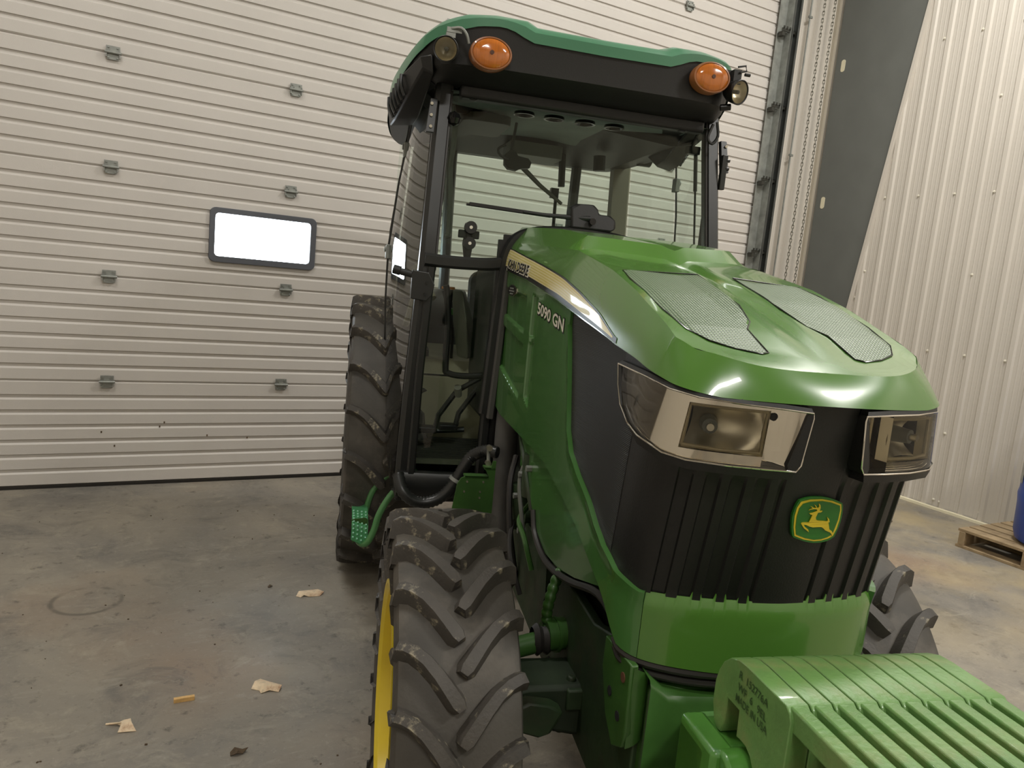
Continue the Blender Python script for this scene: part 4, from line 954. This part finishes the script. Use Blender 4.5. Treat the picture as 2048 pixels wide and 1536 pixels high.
rings = [[V(q.x, q.y, low_edge(q)) for q in loop], [V(q.x, q.y, low_edge(q)*.45+top_edge(q)*.55) for q in loop], [V(inset(q, .018).x, inset(q, .018).y, top_edge(q)-.010) for q in loop], [V(inset(q, .045).x, inset(q, .045).y, top_edge(q)+.002) for q in loop], [V(inset(q, .16).x, inset(q, .16).y, top_edge(q)+.012) for q in loop], [V(q.x*.3, .65+(q.y-.65)*.3, 2.335) for q in loop]]
g.grid(rings); m = len(loop); g.f.append(tuple(range(5*m, 6*m))); g.mi.append(0)
RC = g.obj('roof_cap', ROOF_G, TR, smooth=40)
g = G(); rings = [[V(inset(q, .006).x, inset(q, .006).y, low_edge(q)+.008) for q in loop], [V(inset(q, .010).x, inset(q, .010).y, low_edge(q)-.01) for q in loop], [V(min(max(inset(q, .02).x, -.60), .56), inset(q, .02).y, 2.145 if q.y < .05 else min(2.145, low_edge(q)-.01)) for q in loop], [V(min(max(inset(q, .035).x, -.575), .55), inset(q, .035).y+(.03 if q.y < .1 else 0), 2.112 if q.y < .3 else 2.07) for q in loop], [V(min(max(inset(q, .14).x, -.54), .53), inset(q, .14).y+(.0), 2.10 if q.y < .3 else 2.06) for q in loop]]
g.grid(rings); g.grid([rings[-1], [V(q.x*.2, .65+(q.y-.65)*.2, 2.135) for q in loop]])
RB = g.obj('roof_underbody', BLK, TR, smooth=40)
# headliner
g = G(); rows = []
for i in range(13):
    y = .10+1.10*i/12; rows.append([V(x, y, 2.100+.020*(1-(x/.5)**2)-(.018 if i in (0, 12) else 0)-.02*sstep(.8, 1.2, y)) for x in [-.5+.0625*k for k in range(17)]])
g.grid(rows); HD = g.obj('headliner', HEADL, TR, smooth=60)
for x in (-.178, -.055, .075, .199):
    v = G().lathe([(0, .0001), (0, .040), (-.012, .042), (-.012, .034), (-.004, .030), (-.004, .0001)], (x, .35, 2.098), 'Z', 24).obj('air_vent', BLK_GLOSS, HD)
G().lathe([(0, .0001), (-.004, .05), (-.012, .052), (-.010, .0001)], (-.455, .18, 2.085), 'Z', 24).obj('dome_lamp', GREYP, HD)
g = G(); g.prism(rrect(-.30, .62, .10, .16, .04), lambda a, b: V(a, b, 2.100), lambda a, b: V(a, b, 2.065)); g.obj('roof_console', mat('console_brown', (.22, .21, .19), .5), HD, bev=.01)
g = G(); g.prism(rrect(.02, 1.0, .13, .10, .03), lambda a, b: V(a, b, 2.09), lambda a, b: V(a, b, 2.03)); g.obj('rear_console', GREYP, HD, bev=.01)
g = G(); g.bx(-.47, .47, .085, .14, 2.062, 2.108); g.obj('sun_visor', BLK, TR, bev=.01)
# lamps on the roof
for x, z, side_ in ((-.399, 2.178, 0), (.400, 2.220, 1)):
    y = -.050
    g = G(); n = 40; R_ = Matrix.Rotation(radians(-4), 3, 'Z')
    rg = []
    for dy, s in ((.02, 1.0), (-.012, 1.02), (-.020, .98), (-.021, .90)):
        rg.append([V(x+.071*s*cos(2*pi*k/n), y+dy, z+.053*s*sin(2*pi*k/n)) for k in range(n)])
    g.grid(rg, close=True); al = g.obj('turn_signal', mat('amber_rim', (.58, .36, .20), .3, coat=.5), TR)
    al['label'] = 'oval amber turn signal'
    g = G(); rg = []
    for dy, s in ((-.016, .93), (-.024, .80), (-.029, .5), (-.031, .02)):
        rg.append([V(x+.071*s*cos(2*pi*k/n), y+dy, z+.053*s*sin(2*pi*k/n)) for k in range(n)])
    g.grid(rg, close=True); g.obj('amber_lens', AMBER, al)
    G().cyl((x, y-.026, z), (x, y-.034, z), .007, 10).obj('bulb_shadow', mat('amber_dark', (.30, .16, .06), .4), al)
def worklamp(c, d, r, lab):
    c, d = Vector(c), Vector(d).normalized(); q = V(0, -1, 0).rotation_difference(d).to_matrix()
    T = lambda g: [c+q @ Vector(p) for p in g]
    def lat(prof, m, nm, par, n=32, sm=35):
        g = G(); g.lathe(prof, (0, 0, 0), 'Y', n); g.v = [tuple(c+q @ Vector(p)) for p in g.v]; return g.obj(nm, m, par, smooth=sm)
    L = lat([(.05, .0001), (.05, r*.55), (.03, r*.85), (0, r), (-.012, r*1.04), (-.014, r), (-.010, r*.90)], BLK, 'work_lamp', TR); L['label'] = lab
    lat([(-.010, r*.90), (.004, r*.75), (.018, r*.45), (.024, .0001)], REFL, 'reflector', L)
    lat([(.018, .0001), (.018, .007), (-.004, .007), (-.006, .0001)], GREYP, 'bulb', L, 12)
    lat([(-.011, r*.92), (-.014, r*.6), (-.015, .0001)], CLEAR, 'lens', L)
    return L
worklamp((-.548, -.055, 2.172), (-.25, -1, -.28), .040, 'round chrome work lamp facing forward')
WR_ = worklamp((.512, -.055, 2.188), (.42, -1, -.25), .042, 'round work lamp turned outward')
g = G(); g.box((-.535, -.035, 2.222), (.03, .03, .02)); g.tube([(-.535, -.05, 2.24), (-.505, -.06, 2.243), (-.485, -.06, 2.225), (-.475, -.055, 2.200)], .005, 6, smooth=3); g.box((-.525, -.05, 2.236), (.05, .004, .016)); g.obj('lamp_bracket', STEEL, TR, smooth=30)
g = G(); g.box((.505, -.04, 2.24), (.03, .03, .05)); g.box((.475, -.03, 2.245), (.06, .01, .04)); g.tube([(.50, -.06, 2.272), (.53, -.06, 2.280), (.535, -.06, 2.262), (.51, -.06, 2.255)], .0035, 6); g.cyl((.53, -.06, 2.25), (.55, -.06, 2.25), .006, 8); g.obj('lamp_bracket', BLK_SAT, TR, smooth=30)
G().cyl((.47, -.02, 2.135), (.505, -.03, 2.140), .012, 12).obj('spigot', BLK_GLOSS, TR)
# air intake pods with louvres on the roof sides
for sg in (-1, 1):
    K = lambda pts: [V(sg*a-(.085 if sg > 0 else 0), b+(.18 if sg > 0 else 0), c) for a, b, c in pts]
    F = K([(.585, .03, 2.175), (.622, .07, 2.172), (.610, .07, 2.130), (.572, .05, 2.112)])
    B_ = K([(.60, .62, 2.09), (.705, .55, 2.085), (.690, .50, 2.005), (.60, .45, 2.01)])
    M1 = K([(.59, .25, 2.15), (.668, .22, 2.145), (.650, .22, 2.060), (.58, .20, 2.07)])
    M2 = K([(.60, .45, 2.11), (.700, .42, 2.100), (.678, .38, 2.010), (.59, .33, 2.02)])
    g = G(); g.loft([F, M1, M2, B_]); pod = g.obj('intake_pod', BLK, TR, smooth=20, bev=.006)
    for k in range(6):
        u = .02+.16*k
        a = [M1[1].lerp(M2[1], (u-.02)/.8), M1[2].lerp(M2[2], (u-.02)/.8)]
        g = G(); off = V(sg*.006, 0, 0); p0 = a[0].lerp(a[1], .08); p1 = a[0].lerp(a[1], .92); mid = p0.lerp(p1, .5)+V(sg*.008, -.004, 0)
        g.tube([p0+off, mid+off, p1+off], .0065, 6, smooth=3); g.obj('louvre', BLK_SAT, pod)
# doors (glass) and clamps
for sg in (-1, 1):
    def E1(z): x, y = apil(z); return V(sg*(x+.002), y+.05, z)
    RE = [(.62, .585, .16), (.74, .611, .60), (.9, .622, .62), (1.1, .640, .63), (1.3, .652, .63), (1.53, .656, .62), (1.8, .632, .61), (2.01, .600, .60), (2.10, .588, .60)]
    g = G(); rows = []
    for z, xr, yr in RE:
        e1 = E1(max(z, .63)); e2 = V(sg*xr, yr, z); rows.append([e1.lerp(e2, u)+V(sg*.018*sin(pi*u), 0, 0) for u in [k/8 for k in range(9)]])
    g.grid(rows); dg_ = g.obj('cab_door', GLASS_D if sg < 0 else glassy('green_tinted_far_glass', (.88, .93, .90), .15), TR, smooth=60); dg_['label'] = 'frameless tinted glass door'
    g = G(); g.tube([r[-1] for r in rows], .0045, 8); g.tube([rows[0][0], rows[0][-1], rows[1][-1]], .006, 8); g.obj('door_edge_trim', BLK_SAT, dg_)
    for z in (1.935, 1.51):
        x = interp([(a, b) for a, b, _ in RE], z); g = G(); g.box((sg*x, .605, z), (.022, .04, .06)); g.cyl((sg*(x-.012), .60, z+.01), (sg*(x+.018), .60, z+.01), .012, 10); g.obj('glass_clamp', STEEL, dg_, bev=.003)
    g = G(); g.tube([V(sg*.618, .55, .80), V(sg*.612, .42, .72), V(sg*.600, .22, .64)], .007, 8); g.obj('chrome_door_strip', CHROME, dg_)
    g = G(); g.tube([V(sg*.60, .58, 1.52), V(sg*.62, .60, 1.0)], .006, 6); g.obj('door_gasket', SEALM, dg_)
    # rear side glass and posts
    g = G(); post(g, lambda z: (interp([(.62, .56), (1.5, .575 if sg < 0 else .635), (2.1, .53 if sg < 0 else .612)], z), 1.20), [.70, 1.1, 1.5, 1.8, 2.10], .10, .05, sg); g.obj('rear_post', mat('warm_grey_post', (.46, .44, .38), .6), TR, smooth=30)
    xx = .575 if sg < 0 else .64
    g = G(); g.grid([[V(sg*.655, .64, z), V(sg*xx, 1.2, z)] for z in (1.3, 1.6)]+[[V(sg*.60, .64, 2.1), V(sg*(xx-.03), 1.2, 2.1)]]); g.obj('side_window', GLASS_D if sg < 0 else glassy('green_tinted_far_side', (.88, .93, .90), .1), TR, smooth=0)
    g = G(); g.tube([V(sg*.318, 1.28, 1.2), V(sg*.33, 1.28, 1.7), V(sg*.335, 1.28, 2.10)], .028, 8); g.obj('rear_window_post', BLK_SAT, TR, smooth=30)
    # fenders
    g = G(); rows = []
    for k in range(15):
        a = radians(52+93*k/14); rr = RR+.06
        rows.append([V(sg*x, 1.02-rr*cos(a)*(1 if x > .5 else .97), .652+rr*sin(a)) for x in (.36, .40, .44, .455)]+[V(sg*.46, 1.02-(rr-.03)*cos(a), .652+(rr-.03)*sin(a))])
    g.grid(rows); g.obj('rear_fender', BLK_SAT if sg < 0 else BLK_SAT, TR, smooth=40)
# interior seen through the glass
g = G(); g.tube([(-.335, .95, 2.07), (-.40, .93, 1.9), (-.42, .9, 1.6), (-.42, .9, 1.4)], .02, 8); 
g = G(); g.tube([(-.470, .3, 2.075), (-.453, .3, 2.0), (-.456, .3, 1.91), (-.461, .3, 1.85), (-.450, .3, 1.72), (-.445, .3, 1.60), (-.458, .3, 1.585)], .011, 8, smooth=3); g.obj('grab_handle', GREYP, TR)
g = G(); g.tube([(-.478, .3, 1.93), (-.488, .3, 1.84), (-.483, .3, 1.74), (-.492, .3, 1.66)], .009, 8, smooth=3); g.obj('wiper_link', BLK_SAT, TR)
G().lathe([(-.026, .0001), (-.018, .018), (0, .026), (.018, .018), (.026, .0001)], (-.485, .1, 1.987), 'Z', 20).obj('ball_knob', BLK_GLOSS, TR)
# suction mount with two bolts
g = G(); g.tube([(-.402, .05, 1.625), (-.405, .05, 1.59), (-.406, .05, 1.555), (-.404, .05, 1.50)], [.020, .016, .02, .012], 12); g.box((-.405, .05, 1.588), (.075, .02, .028)); SM = g.obj('twin_knob_mount', BLK, TR, bev=.003)
for z in (1.612, 1.556): 
    k = G().cyl((-.403, .045, z), (-.403, .020, z), .022, 20).obj('knob', BLK_SAT, SM); G().cyl((-.403, .022, z), (-.403, .017, z), .006, 8).obj('bolt', WHITE, SM)
# interior mirror and bar
g = G(); R_ = Matrix.Rotation(.12, 3, 'Y')
poly = [(-.21, 1.955), (-.19, 1.975), (-.165, 1.972), (-.155, 1.955), (-.11, 1.950), (-.095, 1.935), (-.10, 1.912), (-.14, 1.905), (-.155, 1.895), (-.19, 1.898), (-.208, 1.915)]
g.prism(poly, lambda a, b: V(a, .50, b), lambda a, b: V(a, .54, b)); IM = g.obj('cab_mirror', BLK, TR, bev=.008)
g = G(); g.tube([(-.215, .48, 1.99), (-.245, .48, 1.97), (-.235, .48, 1.945), (-.20, .48, 1.93)], .005, 6, smooth=3); g.tube([(-.17, .52, 2.09), (-.18, .52, 2.0), (-.18, .52, 1.96)], .006, 6); g.obj('mirror_stem', BLK_SAT, IM)
g = G(); g.tube([(-.088, .7, 1.94), (.01, .75, 1.88), (.135, .8, 1.815)], [.012, .010, .008], 8); g.obj('rear_wiper_arm', GREYP, TR)
g = G(); g.tube([(.20, 1.1, 2.10), (.21, 1.1, 1.93)], .018, 8); g.tube([(.20, 1.15, 1.90), (.205, 1.15, 1.60)], .009, 8); g.box((.19, 1.15, 1.90), (.04, .03, .05)); g.obj('rear_lamp_stem', BLK, TR)
g = G(); g.tube([(.33, .9, 2.07), (.335, .9, 2.0)], .03, 10); g.obj('speaker', BLK, TR)
G().lathe([(-.03, .0001), (-.03, .045), (.03, .045), (.03, .0001)], (.60, 1.0, 2.11), 'X', 16).obj('rear_work_lamp', BLK_SAT, TR)
# gas strut and hooks at the far pillar
for sg in (-1, 1):
    if sg > 0:
        g = G(); g.tube([(.50, .20, 2.00), (.517, .20, 1.86)], .008, 8); g.tube([(.517, .20, 1.86), (.545, .20, 1.62)], .0045, 6); g.box((.485, .20, 2.015), (.05, .03, .03)); g.obj('gas_strut', BLK_SAT, TR)
        g = G(); g.tube([(.56, .12, 1.80), (.53, .12, 1.79), (.528, .12, 1.62)], .009, 8, smooth=3); g.tube([(.485, .05, 2.09), (.47, .05, 2.04), (.49, .05, 2.02), (.51, .05, 2.05), (.50, .05, 2.10)], .006, 6, smooth=3); g.obj('inner_handle', BLK_SAT, TR)
        g = G(); g.box((.562, .075, 1.925), (.022, .02, .13)); g.cyl((.565, .07, 1.97), (.583, .07, 1.97), .007, 8); g.cyl((.565, .07, 1.94), (.583, .07, 1.94), .007, 8); g.obj('pillar_latch', BLK_SAT, TR, bev=.003)
# lower cab interior
G().bx(-.29, -.20, .06, .5, .9, 1.48).obj('steering_column_cover', mat('dark_grey_trim', (.20, .205, .19), .6), TR, bev=.02)
g = G(); g.prism([(.45, .66), (.45, 1.02), (.52, 1.075), (1.1, 1.09), (1.1, .66)], lambda a, b: V(-.52, a, b), lambda a, b: V(.52, a, b)); g.obj('seat_platform', TAN, TR, bev=.01)
g = G(); g.bx(-.52, .52, .448, .452, 1.015, 1.021); g.obj('platform_seam', DARKVOID, TR, smooth=0)
g = G(); g.prism(rrect(0, .82, .24, .24, .06), lambda a, b: V(a, b, 1.12), lambda a, b: V(a, b, 1.22)); g.obj('seat_cushion', mat('seat_fabric', (.19, .19, .18), .8), TR, bev=.02)
g = G(); g.prism(rrect(0, 1.33, .22, .14, .06), lambda a, b: V(a, 1.02+(b-1.2)*.1, b), lambda a, b: V(a, 1.10+(b-1.2)*.1, b)); 
g.obj('seat_backrest', mat('seat_fabric_back', (.19, .19, .18), .8), TR, bev=.02)
g = G(); n = 28; cc = V(-.02, .42, 1.47); ax1 = V(1, 0, 0); ax2 = V(0, .85, .45).normalized()
g.tube([cc+(ax1*cos(2*pi*k/n)+ax2*sin(2*pi*k/n))*.17 for k in range(n+1)], .013, 8); g.tube([cc-ax1*.17, cc+V(0, -.01, -.02), cc+ax1*.17], .01, 6); g.tube([cc+V(0, -.0, -.02), V(-.02, .25, 1.25)], .03, 10); g.obj('steering_wheel', BLK, TR)
g = G(); g.bx(-.56, -.20, .06, .46, .735, .752); g.obj('floor_mat', mat('ribbed_mat', (.36, .37, .30), .8, noise=.1), TR, smooth=0)
g = G()
for k in range(12): g.bx(-.55, -.21, .08+.03*k, .09+.03*k, .752, .757)
tag(g.obj('mat_ribs', mat('mat_rib_dark', (.20, .20, .17), .8), TR, smooth=0), kind='stuff')
g = G(); g.tube([(-.55, .40, .79), (-.42, .42, .785), (-.30, .40, .80)], .012, 8); g.obj('threshold_strip', BLK_SAT, TR)
for dx, dy in ((0, 0), (.088, .06)):
    g = G(); g.box((-.480+dx, .2+dy, .838), (.075, .05, .026)); pd = g.obj('pedal', BLK, TR, bev=.006)
    g = G(); g.tube([(-.448+dx, .2+dy, .845), (-.440+dx, .2+dy, .895), (-.375+dx, .2+dy, .995), (-.29+dx*.5, .18+dy, 1.055)], .011, 8); g.obj('pedal_arm', BLK_SAT, pd)
G().cyl((-.375, .16, .985), (-.385, .13, 1.02), .014, 14).obj('pedal_stop', mat('light_cap', (.55, .55, .5), .4), TR)
g = G(); g.tube([(-.465, .1, 1.40), (-.457, .1, 1.365), (-.445, .1, 1.25), (-.442, .1, 1.10), (-.430, .1, 1.075), (-.37, .1, 1.068), (-.295, .1, 1.075)], .012, 10, smooth=3); g.obj('grab_bar', BLK, TR)
g = G(); g.tube([(-.418, .4, 1.375), (-.412, .4, 1.34), (-.405, .42, 1.25), (-.40, .45, 1.10)], [.024, .018, .010, .010], 10); jl = g.obj('gear_lever', BLK, TR)
G().lathe([(0, .0001), (0, .027), (-.01, .028), (-.012, .0001)], (-.415, .4, 1.39), 'Z', 16).obj('orange_cap', mat('orange_plastic', (.72, .45, .18), .4), jl)
g = G(); g.lathe([(-.022, .0001), (-.015, .011), (0, .015), (.015, .011), (.022, .0001)], (-.378, .5, 1.285), 'X', 14); g.obj('green_lever_knob', mat('green_knob', (.22, .48, .20), .3, coat=.5), TR)
G().tube([(-.385, .5, 1.28), (-.36, .55, 1.18), (-.35, .6, 1.05)], .007, 6).obj('small_lever', BLK_SAT, TR)
g = G(); g.loft([[V(-.36+.03*cos(a), .48+.1*sin(a), 1.38) for a in (0, 1.57, 3.14, 4.71)], [V(-.335+.045*cos(a), .45+.1*sin(a), 1.25) for a in (0, 1.57, 3.14, 4.71)], [V(-.315+.035*cos(a), .45+.08*sin(a), 1.10) for a in (0, 1.57, 3.14, 4.71)]]); g.obj('side_console', mat('olive_trim', (.33, .34, .28), .45), TR, smooth=60, bev=.01)
g = G(); g.tube([(-.545, .62, 1.46), (-.50, .6, 1.40), (-.46, .55, 1.33)], .02, 8); g.tube([(-.50, .62, 1.46), (-.56, .62, 1.20)], .014, 8); g.obj('seat_arm', TAN, TR)
G().bx(-.62, -.18, 1.18, 1.22, .66, 1.30).obj('rear_wall', mat('rear_trim', (.20, .205, .19), .7), TR, smooth=0)
G().bx(.18, .62, 1.18, 1.22, .66, 1.30).obj('rear_wall', mat('rear_trim_far', (.20, .205, .19), .7), TR, smooth=0)
g = G(); g.grid([[V(-.62, 1.25, 1.3), V(.62, 1.25, 1.3)], [V(-.60, 1.25, 2.1), V(.60, 1.25, 2.1)]]); g.obj('rear_window', GLASS, TR, smooth=0)
# step
st = G(); st.tube([(-.50, .42, .66), (-.55, .42, .63), (-.584, .42, .597), (-.623, .42, .563), (-.655, .42, .523), (-.673, .42, .475), (-.685, .42, .409), (-.690, .40, .37)], .0125, 12, smooth=4)
st.tube([(-.50, .22, .66), (-.545, .22, .63), (-.575, .22, .592), (-.611, .22, .54), (-.640, .22, .478), (-.655, .22, .416), (-.677, .22, .366), (-.700, .24, .352), (-.715, .28, .358), (-.72, .34, .37)], .0135, 12, smooth=4)
STP = st.obj('cab_step', mat('step_green', (.29, .50, .29), .35, coat=.3), TR)
g = G(); 
prof = [(-.742, .446), (-.742, .40), (-.735, .352), (-.728, .350), (-.728, .37)]
g.prism([(-.745, .45), (-.735, .352), (-.70, .392), (-.680, .395), (-.680, .45), (-.69, .458)], lambda a, b: V(a, .24, b), lambda a, b: V(a, .246, b))
g.obj('step_end', GREEN_FRAME, STP, smooth=0)
g = G(); g.prism([(-.735, .50), (-.68, .50), (-.68, .45), (-.745, .446)], lambda a, b: V(a, .46, b), lambda a, b: V(a, .454, b)); g.obj('step_end', GREEN_FRAME, STP, smooth=0)
def tpp(u, v, o=0.):
    y, z = interp([(0, .44), (.35, .30), (.55, .245), (.7, .228), (1, .222)], v), interp([(0, .452), (.35, .455), (.55, .450), (.7, .432), (1, .375)], v)
    return V(-.742+.064*u, y-o, z+o*.5-.03*u*v)
g = G(); g.grid([[tpp(u, v) for u in (0, .5, 1)] for v in [k/12 for k in range(13)]]); g.grid([[tpp(u, v)+V(0, .003, -.003) for u in (0, .5, 1)] for v in [k/12 for k in range(13)]])
g.obj('step_tread', mat('step_tread_green', (.30, .58, .38), .3, coat=.4), STP, smooth=50)
g = G()
for i in range(4):
    for j in range(9): a = tpp(.12+.25*i, .25+.085*j); b = tpp(.12+.25*i, .25+.085*j, .006); g.cyl(a, b, .0055, 6, .003)
tag(g.obj('tread_teeth', mat('tread_teeth_green', (.50, .76, .62), .3), STP), kind='stuff')
# ---------------- suitcase weights: things of their own, hung on the carrier
def wloc(x, y, z): return V(x, y, z)
BODY = [(-1.617, .80), (-1.617, .835), (-1.623, .856), (-1.634, .876), (-1.652, .892), (-1.676, .901), (-1.700, .903), (-1.800, .903), (-1.810, .896), (-1.815, .885), (-1.815, .80), (-1.83, .785), (-1.925, .785), (-1.94, .80), (-1.94, .885), (-1.947, .898), (-1.96, .902), (-2.02, .890), (-2.055, .85), (-2.06, .80), (-2.06, .45), (-2.03, .40), (-1.80, .40), (-1.755, .44), (-1.748, .60), (-1.752, .70), (-1.756, .725), (-1.756, .745), (-1.750, .765), (-1.738, .780), (-1.722, .788), (-1.705, .788), (-1.695, .786), (-1.693, .828), (-1.658, .828), (-1.658, .790), (-1.652, .766), (-1.640, .764), (-1.628, .770)]
g = G(); g.prism([(a, b) for a, b in BODY], lambda a, b: V(-.0172, a, b), lambda a, b: V(.0172, a, b))
wrot = TR.rotation_euler.z
NM = ['near end of the rack, cast lettering on its side face', 'second of the rack from the lettered end', 'third of the rack from the lettered end', 'fourth of the rack from the lettered end', 'fifth of the rack from the lettered end', 'fifth of the rack from the far end', 'fourth of the rack from the far end', 'third of the rack from the far end', 'second of the rack from the far end', 'far end of the rack toward the liner wall']
W0 = None
for k in range(10):
    x = -.1825+.0368*k
    loc = TR.location+Matrix.Rotation(wrot, 3, 'Z') @ V(x, 0, 0)
    if k == 0:
        W0 = empty('suitcase_weight', loc, wrot)
        g.obj('weight_slab', GREEN_WEIGHT, W0, bev=.0105)
        h = G(); h.bx(-.012, .012, -1.965, -1.80, .870, .9025); h.obj('hand_grip', GREEN_WEIGHT, W0, bev=.003)
        o = W0
    else: o = dup(W0, None, loc)
    tag(o, 'green cast iron suitcase weight, '+NM[k], 'weight', 'front weights on the tractor')
for s, y0, y1, z0 in (('R  152776A', -1.683, -1.762, .876), ('WF  6', -1.683, -1.725, .857), ('9EL', -1.738, -1.762, .854), ('MADE IN USA', -1.681, -1.768, .838)):
    lettering(s, 'cast_lettering', mat('cast_letter_shade', (.20, .30, .15), .5), lambda u, v: V(-.0184, y0+(y1-y0)*u, z0+.0125*v-.002*u), W0, .01)  # letters coloured darker than the slab, standing for shadows of the raised casting
